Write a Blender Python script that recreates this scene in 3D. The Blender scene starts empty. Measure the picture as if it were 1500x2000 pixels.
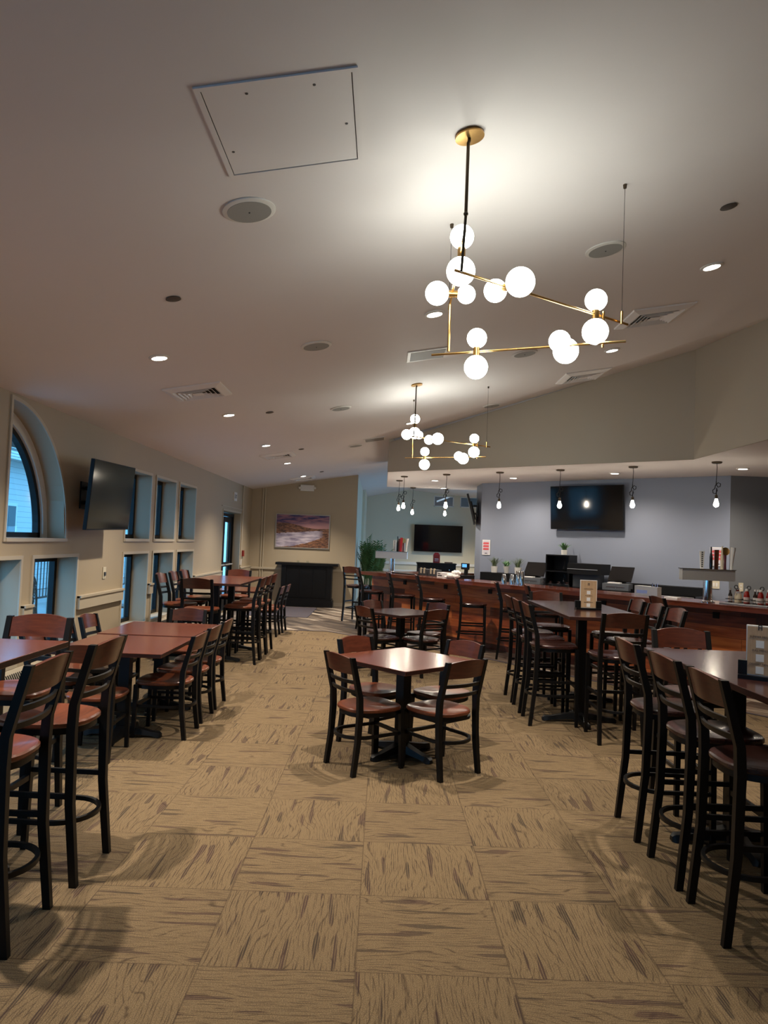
import bpy, bmesh, math, random
from mathutils import Vector, Matrix
random.seed(7)
sc = bpy.context.scene
COL = sc.collection
PI = math.pi

# ------------------------------------------------------------------ materials
class NT:
    def __init__(s, name):
        s.m = bpy.data.materials.new(name); s.m.use_nodes = True
        s.t = s.m.node_tree; s.t.nodes.clear()
        s.out = s.n('ShaderNodeOutputMaterial')
    def n(s, typ, **kw):
        x = s.t.nodes.new(typ)
        for k, v in kw.items():
            if hasattr(x, k): setattr(x, k, v)
        return x
    def l(s, a, b): s.t.links.new(a, b)
    def put(s, sock, v):
        if hasattr(v, 'links') or hasattr(v, 'is_linked'): s.l(v, sock)
        else: sock.default_value = v
    def math(s, op, a, b=None, c=None):
        x = s.n('ShaderNodeMath', operation=op)
        s.put(x.inputs[0], a)
        if b is not None: s.put(x.inputs[1], b)
        if c is not None: s.put(x.inputs[2], c)
        return x.outputs[0]
    def mix(s, f, a, b):
        x = s.n('ShaderNodeMix', data_type='RGBA')
        s.put(x.inputs[0], f)
        s.put(x.inputs[6], a if hasattr(a, 'links') else (*a[:3], 1))
        s.put(x.inputs[7], b if hasattr(b, 'links') else (*b[:3], 1))
        return x.outputs[2]
    def noise(s, vec, scale=5, detail=2, rough=.5, dist=0):
        x = s.n('ShaderNodeTexNoise')
        if vec is not None: s.l(vec, x.inputs['Vector'])
        x.inputs['Scale'].default_value = scale; x.inputs['Detail'].default_value = detail
        x.inputs['Roughness'].default_value = rough; x.inputs['Distortion'].default_value = dist
        return x.outputs['Fac']
    def coord(s, kind='Object'):
        return s.n('ShaderNodeTexCoord').outputs[kind]
    def xyz(s, v):
        x = s.n('ShaderNodeSeparateXYZ'); s.l(v, x.inputs[0]); return x.outputs
    def comb(s, a, b, c=0.0):
        x = s.n('ShaderNodeCombineXYZ'); s.put(x.inputs[0], a); s.put(x.inputs[1], b); s.put(x.inputs[2], c); return x.outputs[0]
    def ramp(s, f, lo, hi):
        x = s.n('ShaderNodeMapRange'); x.clamp = True
        s.put(x.inputs[0], f); x.inputs[1].default_value = lo; x.inputs[2].default_value = hi
        return x.outputs[0]
    def wn(s, vec):
        x = s.n('ShaderNodeTexWhiteNoise'); x.noise_dimensions = '3D'; s.l(vec, x.inputs[0]); return x.outputs[0]
    def bsdf(s, col, rough=.5, metal=0., spec=None, bump=None, bstr=.2, coat=0., bdist=.002):
        b = s.n('ShaderNodeBsdfPrincipled')
        s.put(b.inputs['Base Color'], col if hasattr(col, 'links') else (*col[:3], 1))
        s.put(b.inputs['Roughness'], rough); s.put(b.inputs['Metallic'], metal)
        if spec is not None: b.inputs['Specular IOR Level'].default_value = spec
        if coat: b.inputs['Coat Weight'].default_value = coat; b.inputs['Coat Roughness'].default_value = .12
        if bump is not None:
            k = s.n('ShaderNodeBump'); k.inputs['Strength'].default_value = bstr; k.inputs['Distance'].default_value = bdist
            s.l(bump, k.inputs['Height']); s.l(k.outputs[0], b.inputs['Normal'])
        s.l(b.outputs[0], s.out.inputs[0]); return b

def plain(name, col, rough=.5, metal=0., spec=None, var=.0, scale=8, bump=0.):
    t = NT(name)
    c = col; bp = None
    nz = t.noise(t.coord(), scale, 3)
    if var: c = t.mix(nz, [x * (1 - var) for x in col], [min(1, x * (1 + var)) for x in col])
    if bump: bp = t.noise(t.coord(), 160, 2)
    t.bsdf(c, rough, metal, spec, bp, bump)
    return t.m

def emis(name, col, st):
    t = NT(name); e = t.n('ShaderNodeEmission'); e.inputs[0].default_value = (*col, 1); e.inputs[1].default_value = st
    t.l(e.outputs[0], t.out.inputs[0]); return t.m

def glass(name, tint=(1, 1, 1), base=.06):
    t = NT(name)
    tr = t.n('ShaderNodeBsdfTransparent'); tr.inputs[0].default_value = (*tint, 1)
    gl = t.n('ShaderNodeBsdfGlossy'); gl.inputs['Roughness'].default_value = .02
    lw = t.n('ShaderNodeLayerWeight'); lw.inputs[0].default_value = .5
    fr = t.math('ADD', .03, t.math('MULTIPLY', t.math('POWER', lw.outputs['Facing'], 4.0), .8))
    mx = t.n('ShaderNodeMixShader')
    t.l(fr, mx.inputs[0]); t.l(tr.outputs[0], mx.inputs[1]); t.l(gl.outputs[0], mx.inputs[2])
    t.l(mx.outputs[0], t.out.inputs[0]); return t.m

def wood(name, dark, light, rough=.3, axis=0, coat=0., gs=6., spec=None):
    t = NT(name); o = t.xyz(t.coord())
    a = [t.math('MULTIPLY', o[i], 1.0 if i == axis else 9.0) for i in range(3)]
    v = t.comb(a[0], a[1], a[2])
    n1 = t.noise(v, gs, 4, .6, .3); n2 = t.noise(v, gs * 6, 2, .5)
    f = t.math('ADD', t.math('MULTIPLY', t.ramp(n1, .3, .7), .75), t.math('MULTIPLY', n2, .25))
    b = t.bsdf(t.mix(f, dark, light), rough, coat=coat, spec=spec)
    return t.m

def paint(name, col, var=.03, rough=.6):
    t = NT(name)
    n1 = t.noise(t.coord(), 1.3, 3); n2 = t.noise(t.coord(), 220, 2)
    t.bsdf(t.mix(n1, [x * (1 - var) for x in col], [x * (1 + var) for x in col]), rough, bump=n2, bstr=.08)
    return t.m

M = {}
M['ceil'] = paint('ceiling_paint', (.74, .70, .69), .02, .7)
M['tan'] = paint('tan_wall_paint', (.395, .325, .225), .03, .55)
M['tan_upper'] = paint('upper_wall_tan', (.46, .40, .31), .03, .55)  # lighter tone of the wall tan, used on the bulkhead
M['tan_trim'] = plain('tan_trim_paint', (.47, .41, .31), .4)
M['cream'] = paint('cream_wall_paint', (.66, .58, .43), .03, .6)
M['greyblue'] = paint('grey_blue_wall_paint', (.205, .232, .298), .03, .5)
M['darkgrey'] = paint('dark_grey_wall_paint', (.15, .16, .175), .03, .5)
M['white'] = plain('white_satin', (.72, .70, .66), .45)
M['ventwhite'] = plain('vent_white_enamel', (.80, .77, .75), .4)
M['whiteplastic'] = plain('white_plastic', (.66, .64, .60), .35)
M['grille'] = plain('grey_speaker_grille', (.30, .30, .285), .6, bump=.3)
M['darkhole'] = plain('dark_recess', (.02, .02, .02), .8)
M['blackwood'] = plain('black_lacquered_wood', (.0022, .0022, .0026), .42, spec=.28, var=.2, scale=20)
M['blackmetal'] = plain('black_metal', (.003, .003, .0034), .45, spec=.3)
M['blackgloss'] = plain('black_gloss', (.004, .004, .005), .12)
M['blackmatte'] = plain('black_matte', (.0035, .0035, .004), .55, spec=.25)
M['screen'] = plain('dark_glass_screen', (.0035, .0035, .0045), .09)
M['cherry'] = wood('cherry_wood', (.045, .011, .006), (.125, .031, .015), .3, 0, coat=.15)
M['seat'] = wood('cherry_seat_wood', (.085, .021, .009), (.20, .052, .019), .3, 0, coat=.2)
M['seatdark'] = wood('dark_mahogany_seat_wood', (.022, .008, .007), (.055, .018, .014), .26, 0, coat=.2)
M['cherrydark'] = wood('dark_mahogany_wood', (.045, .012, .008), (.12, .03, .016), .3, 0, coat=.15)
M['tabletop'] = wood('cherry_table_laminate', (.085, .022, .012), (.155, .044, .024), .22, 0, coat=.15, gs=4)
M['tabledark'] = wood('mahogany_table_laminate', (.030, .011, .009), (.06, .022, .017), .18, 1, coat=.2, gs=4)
M['tableedge'] = plain('dark_table_edge', (.03, .010, .007), .35)
M['brass'] = plain('brushed_brass', (.60, .36, .13), .28, 1., var=.1, scale=60)
M['steel'] = plain('brushed_steel', (.62, .62, .60), .38, .65, var=.06, scale=50)
M['chrome'] = plain('polished_chrome', (.75, .76, .78), .08, 1.)
M['bronze'] = plain('aged_bronze', (.10, .075, .05), .4, .9)
M['globe'] = emis('opal_globe_light', (.97, 1., .90), 18.5)
M['bulb'] = emis('edison_bulb_light', (1., .88, .70), 110)
M['led'] = emis('recessed_led_light', (1., .95, .86), 14)
M['glass'] = glass('window_glass')
M['clearglass'] = glass('clear_drinking_glass', (.86, .9, .9))
M['redglossy'] = plain('red_plastic', (.33, .012, .012), .3)
M['ketchup'] = plain('ketchup_red', (.24, .010, .006), .2)
M['cream_p'] = plain('cream_plastic', (.62, .54, .38), .35)
M['darkbrown'] = plain('dark_brown_glass', (.02, .008, .004), .15)
M['greenbottle'] = plain('green_cap', (.04, .16, .03), .3)
M['paperwhite'] = plain('white_paper', (.75, .74, .72), .6)
M['cloth'] = plain('white_towel_cloth', (.72, .70, .66), .85, bump=.6)
M['leaf'] = plain('green_leaf', (.085, .20, .07), .45, var=.5, scale=30)
M['leafgrey'] = plain('sage_leaf', (.10, .14, .07), .5, var=.4, scale=30)
M['soil'] = plain('dark_soil', (.02, .014, .01), .9)
M['potwhite'] = plain('white_ceramic_pot', (.62, .61, .58), .35)
M['bluepaper'] = plain('pale_blue_plastic', (.25, .33, .62), .4)
M['bluescreen'] = emis('lit_blue_display', (.12, .40, .95), 1.4)
M['darkgreyp'] = plain('dark_grey_plastic', (.055, .06, .068), .45)
M['greyp'] = plain('grey_metal_box', (.16, .17, .185), .4, .3)
M['ivory'] = plain('ivory_switch_plate', (.62, .56, .42), .4)
M['mattextile'] = plain('grey_purple_mat', (.060, .048, .056), .9, var=.3, scale=60, bump=.5)
M['redpaint'] = plain('red_alarm', (.22, .012, .010), .4)
M['pinkred'] = plain('coral_red_print', (.60, .09, .10), .5)
M['dimred'] = plain('dark_print', (.03, .025, .03), .6)
M['menuwood'] = wood('menu_woodgrain_print', (.42, .27, .15), (.58, .40, .24), .35, 2, gs=9)
M['siding'] = None

# carpet
def carpet():
    t = NT('carpet_tile_quarter_turned'); o = t.xyz(t.coord()); S = .61
    X = t.math('DIVIDE', t.math('SUBTRACT', o[0], -.045), S); Y = t.math('DIVIDE', t.math('SUBTRACT', o[1], .433), S)
    ix = t.math('FLOOR', X); iy = t.math('FLOOR', Y)
    fx = t.math('SUBTRACT', X, ix); fy = t.math('SUBTRACT', Y, iy)
    par = t.math('ABSOLUTE', t.math('MODULO', t.math('ADD', ix, iy), 2.0))     # 0/1
    # row j=6 (y 4.09) with col 0 has stripes along X -> par 0
    inv = t.math('SUBTRACT', 1.0, par)
    u = t.math('ADD', t.math('MULTIPLY', fx, inv), t.math('MULTIPLY', fy, par))
    v = t.math('ADD', t.math('MULTIPLY', fy, inv), t.math('MULTIPLY', fx, par))
    rnd = t.wn(t.comb(ix, iy, 3.0)); rnd2 = t.wn(t.comb(ix, iy, 9.0))
    ru = t.math('MULTIPLY', rnd, 40.0); rv = t.math('MULTIPLY', rnd2, 40.0)
    U = t.math('ADD', u, ru); V = t.math('ADD', v, rv)
    # wavy wood-grain lines
    n1 = t.noise(t.comb(t.math('MULTIPLY', U, 1.3), t.math('MULTIPLY', V, 3.2), 0.), 1.0, 1.0, .35)
    c = t.math('FRACT', t.math('ADD', t.math('MULTIPLY', V, 24.0), t.math('MULTIPLY', n1, 10.5)))
    line = t.math('SUBTRACT', 1.0, t.ramp(t.math('ABSOLUTE', t.math('SUBTRACT', c, .5)), .03, .13))
    brk = t.ramp(t.noise(t.comb(t.math('MULTIPLY', U, 7.), t.math('MULTIPLY', V, 40.), 1.), 1.0, 2), .42, .55)
    line = t.math('MULTIPLY', line, t.math('ADD', t.math('MULTIPLY', brk, .85), .08))
    # fine tufted ribs with broken dashes
    rib = t.math('ADD', t.math('MULTIPLY', t.math('SINE', t.math('MULTIPLY', V, 2 * PI * 56)), .5), .5)
    dash = t.ramp(t.noise(t.comb(t.math('MULTIPLY', U, 5.), t.math('MULTIPLY', V, 56.), 5.), 1.0, 2, .6), .50, .62)
    # streak bands
    bandn = t.noise(t.comb(t.math('MULTIPLY', U, 1.7), t.math('MULTIPLY', V, 15.), 2.), 1.0, .4, .3)
    band = t.ramp(bandn, .645, .675)
    bandl = t.math('MULTIPLY', band, t.math('ADD', .45, t.math('MULTIPLY', t.ramp(rib, .35, .75), .55)))
    dl = t.math('MULTIPLY', t.math('MULTIPLY', dash, t.ramp(rib, .45, .8)), .8)
    pile = t.noise(t.comb(t.math('MULTIPLY', U, 130.), t.math('MULTIPLY', V, 170.), 0.), 1.0, 2, .6)
    base = t.mix(t.ramp(pile, .3, .7), (.090, .063, .034), (.250, .178, .100))
    base = t.mix(t.math('MULTIPLY', t.ramp(rnd, 0., 1.), .18), base, (.12, .085, .055))
    tint = t.noise(t.comb(t.math('MULTIPLY', U, 2.), t.math('MULTIPLY', V, 3.), 7.), 1., 1.)
    streak = t.mix(t.ramp(tint, .4, .6), (.030, .024, .020), (.050, .028, .027))
    c1 = t.mix(t.math('MULTIPLY', line, .72), base, (.045, .030, .020)); c2 = t.mix(t.math('MULTIPLY', dl, .8), c1, (.045, .030, .022)); c3 = t.mix(t.math('MULTIPLY', bandl, .85), c2, streak)
    # seams
    ex = t.math('MINIMUM', fx, t.math('SUBTRACT', 1., fx)); ey = t.math('MINIMUM', fy, t.math('SUBTRACT', 1., fy))
    e = t.math('SUBTRACT', 1.0, t.ramp(t.math('MINIMUM', ex, ey), .002, .007))
    c4 = t.mix(t.math('MULTIPLY', e, .55), c3, (.05, .034, .022))
    t.bsdf(c4, .95, spec=.1, bump=t.math('ADD', pile, t.math('MULTIPLY', rib, .4)), bstr=.5, bdist=.003)
    return t.m
M['carpet'] = carpet()

def planks(name, cols, ang, pw=.15, pl=.95, rough=.45, vertical=False, gap=.012, coat=0.):
    t = NT(name); o = t.xyz(t.coord())
    if vertical: a, b = o[0], o[2]
    else:
        ca, sa = math.cos(ang), math.sin(ang)
        a = t.math('ADD', t.math('MULTIPLY', o[0], ca), t.math('MULTIPLY', o[1], sa))
        b = t.math('SUBTRACT', t.math('MULTIPLY', o[1], ca), t.math('MULTIPLY', o[0], sa))
    rb = t.math('DIVIDE', b, pw); ib = t.math('FLOOR', rb); fb = t.math('SUBTRACT', rb, ib)
    off = t.math('MULTIPLY', t.wn(t.comb(ib, 1.0, 0.)), 3.0)
    ra = t.math('ADD', t.math('DIVIDE', a, pl), off); ia = t.math('FLOOR', ra); fa = t.math('SUBTRACT', ra, ia)
    r = t.wn(t.comb(ia, ib, 2.0))
    gr = t.noise(t.comb(t.math('ADD', t.math('MULTIPLY', a, 3.), t.math('MULTIPLY', r, 30.)), t.math('MULTIPLY', b, 34.), 0.), 1.0, 4, .6, .4)
    gr2 = t.noise(t.comb(t.math('ADD', t.math('MULTIPLY', a, 1.2), t.math('MULTIPLY', r, 50.)), t.math('MULTIPLY', b, 9.), 0.), 1.0, 2, .5, 1.2)
    f = t.math('ADD', t.math('MULTIPLY', r, .62), t.math('ADD', t.math('MULTIPLY', t.ramp(gr, .3, .7), .16), t.math('MULTIPLY', t.ramp(gr2, .35, .65), .22)))
    cr = t.n('ShaderNodeValToRGB'); t.l(f, cr.inputs[0])
    cr.color_ramp.elements[0].color = (*cols[0], 1); cr.color_ramp.elements[1].color = (*cols[-1], 1)
    cr.color_ramp.elements[0].position = .2; cr.color_ramp.elements[1].position = .82
    for i, cc in enumerate(cols[1:-1]):
        e = cr.color_ramp.elements.new(.2 + .62 * (i + 1) / (len(cols) - 1)); e.color = (*cc, 1)
    eb = t.math('MINIMUM', fb, t.math('SUBTRACT', 1., fb)); ea = t.math('MULTIPLY', t.math('MINIMUM', fa, t.math('SUBTRACT', 1., fa)), pl / pw)
    e = t.math('SUBTRACT', 1.0, t.ramp(t.math('MINIMUM', eb, ea), gap * .5, gap * 2))
    c = t.mix(t.math('MULTIPLY', e, .8), cr.outputs[0], (.01, .006, .005))
    t.bsdf(c, rough, bump=t.math('SUBTRACT', 1., e), bstr=.3, coat=coat)
    return t.m
M['lvt'] = planks('vinyl_plank_floor', [(.035, .025, .020), (.095, .070, .052), (.20, .155, .115), (.52, .43, .33)], math.radians(-51), .18, .95, .38)
M['barplank'] = planks('tigerwood_plank', [(.06, .011, .006), (.17, .034, .012), (.33, .078, .022), (.50, .15, .04)], 0, .135, 1.35, .35, True, coat=.1)
M['barpost'] = wood('tigerwood_dark_board', (.035, .008, .005), (.085, .020, .011), .35, 2)
M['bartop'] = wood('bar_top_wood', (.085, .022, .013), (.19, .052, .028), .16, 0, coat=.3, gs=5)
M['baredge'] = wood('bar_edge_wood', (.075, .016, .008), (.17, .040, .018), .25, 0, coat=.2, gs=5)
def siding():
    t = NT('white_siding'); o = t.xyz(t.coord())
    f = t.math('FRACT', t.math('DIVIDE', o[2], .14))
    t.bsdf(t.mix(t.ramp(f, .9, .97), (.62, .62, .60), (.3, .3, .3)), .6); return t.m
M['siding'] = siding()
M['patio'] = plain('patio_concrete', (.35, .35, .34), .8, var=.15, scale=3)
M['patiodark'] = plain('patio_brown_soffit', (.12, .10, .085), .7)

# landscape print for the framed picture (a generic river valley at dusk)
def picture():
    t = NT('river_landscape_print'); g = t.xyz(t.coord('Generated')); x, y = g[0], g[2]
    n = t.noise(t.comb(t.math('MULTIPLY', x, 2.5), t.math('MULTIPLY', y, 9.), 0.), 1.6, 4, .6)
    sky = t.mix(t.ramp(n, .4, .62), (.03, .03, .12), (.36, .16, .19))
    sky = t.mix(t.ramp(t.math('SUBTRACT', y, t.math('MULTIPLY', x, .15)), .55, .75), (.50, .26, .26), sky)
    rock = t.noise(t.comb(t.math('MULTIPLY', x, 7.), t.math('MULTIPLY', y, 16.), 3.), 2.2, 5, .7)
    hill = t.mix(t.ramp(rock, .38, .62), (.030, .014, .014), (.30, .14, .07))
    river = t.mix(t.ramp(t.noise(t.comb(t.math('MULTIPLY', x, 3.), t.math('MULTIPLY', y, 8.), 6.), 1.5, 3), .35, .65), (.20, .17, .25), (.60, .53, .60))
    hz = t.math('ADD', t.math('SUBTRACT', .74, t.math('MULTIPLY', x, .16)), t.math('MULTIPLY', t.math('SINE', t.math('MULTIPLY', x, 7.)), .035))
    c = t.mix(t.ramp(t.math('SUBTRACT', y, hz), -.005, .005), hill, sky)
    up = t.math('ADD', .42, t.math('MULTIPLY', x, .14)); lo = t.math('MULTIPLY', t.math('POWER', x, 2.0), .42)
    wob = t.math('MULTIPLY', t.math('SUBTRACT', rock, .5), .12)
    m1 = t.ramp(t.math('SUBTRACT', t.math('ADD', up, wob), y), 0., .01)
    m2 = t.ramp(t.math('SUBTRACT', y, t.math('ADD', lo, wob)), 0., .01)
    m3 = t.ramp(x, .90, .80)
    c = t.mix(t.math('MULTIPLY', t.math('MULTIPLY', m1, m2), m3), c, river)
    t.bsdf(c, .35); return t.m
M['picture'] = picture()

# ------------------------------------------------------------------ mesh helpers
def nb(): return bmesh.new()
def box(bm, x0, x1, y0, y1, z0, z1, mi=0):
    v = [bm.verts.new(p) for p in ((x0, y0, z0), (x1, y0, z0), (x1, y1, z0), (x0, y1, z0), (x0, y0, z1), (x1, y0, z1), (x1, y1, z1), (x0, y1, z1))]
    for f in ((3, 2, 1, 0), (4, 5, 6, 7), (0, 1, 5, 4), (1, 2, 6, 5), (2, 3, 7, 6), (3, 0, 4, 7)):
        fc = bm.faces.new([v[i] for i in f]); fc.material_index = mi
    return v
def loft(bm, rings, closed=False, cap=True, mi=0):
    R = [[bm.verts.new(p) for p in r] for r in rings]; n = len(R[0])
    for a in range(len(R) - (0 if closed else 1)):
        r0, r1 = R[a], R[(a + 1) % len(R)]
        for i in range(n):
            f = bm.faces.new((r0[i], r0[(i + 1) % n], r1[(i + 1) % n], r1[i])); f.material_index = mi
    if cap and not closed:
        bm.faces.new(R[0][::-1]).material_index = mi; bm.faces.new(R[-1]).material_index = mi
def tube(bm, pts, r, seg=10, closed=False, mi=0):
    pts = [Vector(p) for p in pts]; rings = []; N = len(pts)
    prev = None
    for i, p in enumerate(pts):
        if closed: d = (pts[(i + 1) % N] - pts[i - 1])
        else: d = (pts[min(i + 1, N - 1)] - pts[max(i - 1, 0)])
        d.normalize()
        if prev is None:
            a = d.orthogonal().normalized()
        else:
            a = (prev - d * prev.dot(d)); a = a.normalized() if a.length > 1e-6 else d.orthogonal().normalized()
        prev = a; b = d.cross(a); rr = r[i] if isinstance(r, (list, tuple)) else r
        rings.append([p + (a * math.cos(2 * PI * k / seg) + b * math.sin(2 * PI * k / seg)) * rr for k in range(seg)])
    loft(bm, rings, closed, mi=mi)
def lathe(bm, prof, seg=20, cx=0, cy=0, mi=0):
    loft(bm, [[(cx + r * math.cos(2 * PI * k / seg), cy + r * math.sin(2 * PI * k / seg), z) for k in range(seg)] for r, z in prof], mi=mi)
def ball(bm, c, r, seg=24, rings=14):
    m = Matrix.Translation(c) @ Matrix.Scale(r, 4)
    bmesh.ops.create_uvsphere(bm, u_segments=seg, v_segments=rings, radius=1, matrix=m)
def prism(bm, poly, z0, z1, mi=0):
    loft(bm, [[(x, y, z0) for x, y in poly], [(x, y, z1) for x, y in poly]], mi=mi)
def quad(bm, pts, mi=0):
    f = bm.faces.new([bm.verts.new(p) for p in pts]); f.material_index = mi
def rects(pts, w, d):
    # rings of an axis aligned w x d rectangle at each point of an upright path
    out = []
    for p in pts:
        ww, dd = (w, d) if len(p) == 3 else (p[3], p[4])
        x, y, z = p[:3]
        out.append([(x - ww / 2, y - dd / 2, z), (x + ww / 2, y - dd / 2, z), (x + ww / 2, y + dd / 2, z), (x - ww / 2, y + dd / 2, z)])
    return out
def bev(bm, w=.004, seg=2):
    es = [e for e in bm.edges if len(e.link_faces) == 2 and e.calc_face_angle(0) > .6]
    bmesh.ops.bevel(bm, geom=es, offset=w, segments=seg, affect='EDGES', profile=.5)
def mk(name, bm, mat, parent=None, loc=(0, 0, 0), rz=0, smooth=False, rot=None, bevel=0, label=None):
    if bevel: bev(bm, bevel)
    bmesh.ops.recalc_face_normals(bm, faces=bm.faces)
    me = bpy.data.meshes.new(name); bm.to_mesh(me); bm.free()
    for m in (mat if isinstance(mat, (list, tuple)) else [mat]): me.materials.append(m)
    if smooth:
        me.polygons.foreach_set('use_smooth', [True] * len(me.polygons))
        try: me.set_sharp_from_angle(angle=math.radians(38))
        except Exception: pass
    o = bpy.data.objects.new(name, me); COL.objects.link(o)
    o.location = loc; o.rotation_euler = rot if rot else (0, 0, rz)
    if parent: o.parent = parent
    if label: o['label'] = label
    return o
def tag(o, label, cat, group=None, kind=None):
    o['label'] = label; o['category'] = cat
    if group: o['group'] = group
    if kind: o['kind'] = kind
    return o
def thing(name, label, cat, loc=(0, 0, 0), rz=0, group=None, rot=None):
    o = bpy.data.objects.new(name, None); COL.objects.link(o); o.empty_display_size = .1
    o.location = loc; o.rotation_euler = rot if rot else (0, 0, rz)
    return tag(o, label, cat, group)
def struct(name, bm, mat, smooth=False, **kw):
    o = mk(name, bm, mat, smooth=smooth, **kw); o['kind'] = 'structure'; return o
def copy_tree(o, parent=None):
    c = o.copy(); COL.objects.link(c)
    if parent: c.parent = parent
    for ch in list(o.children): copy_tree(ch, c)
    return c
USED = set()
def place(proto, loc, rz, label, group=None):
    o = proto if proto.name not in USED else copy_tree(proto)
    USED.add(proto.name); USED.add(o.name)
    o.location = loc; o.rotation_euler = (0, 0, rz); o['label'] = label
    if group: o['group'] = group
    return o
def spot(loc, power, ang=120, blend=.6, r=.06, col=(1., .87, .72), tgt=None):
    l = bpy.data.lights.new('downlight_or_fill', 'SPOT'); l.energy = power; l.spot_size = math.radians(ang); l.spot_blend = blend
    l.shadow_soft_size = r; l.color = col
    o = bpy.data.objects.new('downlight_or_fill', l); COL.objects.link(o); o.location = loc
    return o

# ------------------------------------------------------------------ the shell
XL = -3.36; SL = .175
def cz(x): return 2.88 + SL * (x - XL)

# carpet floor + wooden floor
bm = nb(); quad(bm, [(-3.7, -3, 0), (9, -3, 0), (9, 25.2, 0), (-3.7, 25.2, 0)])
struct('floor', bm, M['carpet'])
bm = nb()
edge = [(-3.36, 13.15), (-1.9, 13.2), (-.95, 13.25), (-.45, 12.75), (.6, 11.75), (1.6, 10.75), (2.4, 9.75), (3.6, 8.2), (5.2, 6.2), (9, 6.0)]
for a, b in zip(edge[:-1], edge[1:]): quad(bm, [(a[0], a[1], .003), (b[0], b[1], .003), (b[0], 25, .003), (a[0], 25, .003)])
struct('floor.001', bm, M['lvt'])
bm = nb()
for (a, b) in zip(edge[:-1], edge[1:]):
    dx, dy = b[0] - a[0], b[1] - a[1]; L = math.hypot(dx, dy); nx, ny = -dy / L * .02, dx / L * .02
    prism(bm, [(a[0] - nx, a[1] - ny), (b[0] - nx, b[1] - ny), (b[0] + nx, b[1] + ny), (a[0] + nx, a[1] + ny)], .003, .007)
struct('trim_1', bm, M['mattextile'])

# left wall with openings
def arch_top(y): return 1.58 + 1.24 * math.sqrt(max(0., 1 - ((y - 6.4) / 1.2) ** 2))
OPEN = [(2.2, 3.16, .42, 1.38), (3.4, 4.36, .42, 1.38), (4.55, 5.5, .42, 1.38), (5.72, 6.70, .42, 1.38), (6.95, 7.93, .42, 1.38), (9.35, 10.31, .42, 1.38), (10.55, 11.53, .42, 1.38), (11.76, 12.76, .42, 1.38),
        (9.35, 10.31, 1.585, 2.49), (10.55, 11.53, 1.585, 2.49), (11.76, 12.76, 1.585, 2.49), (15.0, 16.85, 0, 2.2)]
ys = sorted({-3., 18.5, 6.4, 7.6, 2.2, 3.16} | {v for o in OPEN for v in o[:2]} | {6.4 + 1.2 * i / 20 for i in range(21)})
bm = nb(); XO = -3.66
for a, b in zip(ys[:-1], ys[1:]):
    if b - a < 1e-5: continue
    m = (a + b) / 2; cuts = [(o[2], o[3]) for o in OPEN if o[0] < m < o[1]]
    arc = 6.4 < m < 7.6
    z = 0.
    for c0, c1 in sorted(cuts):
        if c0 > z: box(bm, XO, XL, a, b, z, c0)
        z = c1
    if arc:
        box(bm, XO, XL, a, b, z, 1.58)
        za, zb = arch_top(a), arch_top(b)
        loft(bm, [[(XO, a, za), (XL, a, za), (XL, a, 2.9), (XO, a, 2.9)], [(XO, b, zb), (XL, b, zb), (XL, b, 2.9), (XO, b, 2.9)]])
    else: box(bm, XO, XL, a, b, z, 2.9)
bmesh.ops.remove_doubles(bm, verts=bm.verts, dist=1e-4)
struct('wall_left', bm, M['tan'])

# casings and windows
tn = [1]; wn_ = [0]
def casing(y0, y1, z0, z1):
    bm = nb(); w = .035; x0, x1 = XL - .001, XL + .014
    box(bm, x0, x1, y0 - w, y0, z0 - w, z1 + w); box(bm, x0, x1, y1, y1 + w, z0 - w, z1 + w)
    box(bm, x0, x1, y0, y1, z1, z1 + w); box(bm, x0, x1 + .006, y0, y1, z0 - w, z0)
    tn[0] += 1; return struct('trim_%d' % tn[0], bm, M['tan_trim'])
def window(y0, y1, z0, z1):
    wn_[0] += 1
    w = bpy.data.objects.new('window_%d' % wn_[0], None); COL.objects.link(w); w['kind'] = 'structure'; w.location = (-3.6, (y0 + y1) / 2, z0)
    h = z1 - z0; q = (y1 - y0) / 2; f = .055
    bm = nb()
    box(bm, -.03, .03, -q, -q + f, 0, h); box(bm, -.03, .03, q - f, q, 0, h); box(bm, -.03, .03, -q + f, q - f, 0, f); box(bm, -.03, .03, -q + f, q - f, h - f, h)
    mk('window_frame', bm, M['blackmetal'], w)
    bm = nb(); box(bm, -.004, .004, -q + f, q - f, f, h - f); mk('window_pane', bm, M['glass'], w)
    return w
for o in OPEN[:-1]:
    casing(*o); window(*o)
# quarter arch window
wn_[0] += 1
w = bpy.data.objects.new('window_%d' % wn_[0], None); COL.objects.link(w); w['kind'] = 'structure'; w.location = (-3.6, 6.4, 1.58)
def arcpts(r0, r1, n=22): return [(math.sin(PI / 2 * i / n) * r0, math.cos(PI / 2 * i / n) * r1) for i in range(n + 1)]
def arcband(bm, x0, x1, ra, rb, n=22):
    A = arcpts(*ra, n); B = arcpts(*rb, n)
    loft(bm, [[(x0, a[0], a[1]), (x1, a[0], a[1]), (x1, b[0], b[1]), (x0, b[0], b[1])] for a, b in zip(A, B)])
bm = nb(); arcband(bm, -.03, .03, (1.10, 1.14), (1.05, 1.09)); box(bm, -.03, .03, 0, 1.10, 0, .05); box(bm, -.03, .03, 0, .045, .05, 1.12)
mk('window_frame', bm, M['blackmetal'], w)
bm = nb(); arcband(bm, -.06, .06, (1.2, 1.24), (1.10, 1.14)); mk('stepped_reveal', bm, M['white'], w)
bm = nb(); A = arcpts(1.07, 1.11); f_ = bm.faces.new([bm.verts.new((0, a, b)) for a, b in [(0, 0)] + A]); mk('window_pane', bm, M['glass'], w)
bm = nb(); A = arcpts(1.2, 1.24); B = arcpts(1.235, 1.275)
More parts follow.
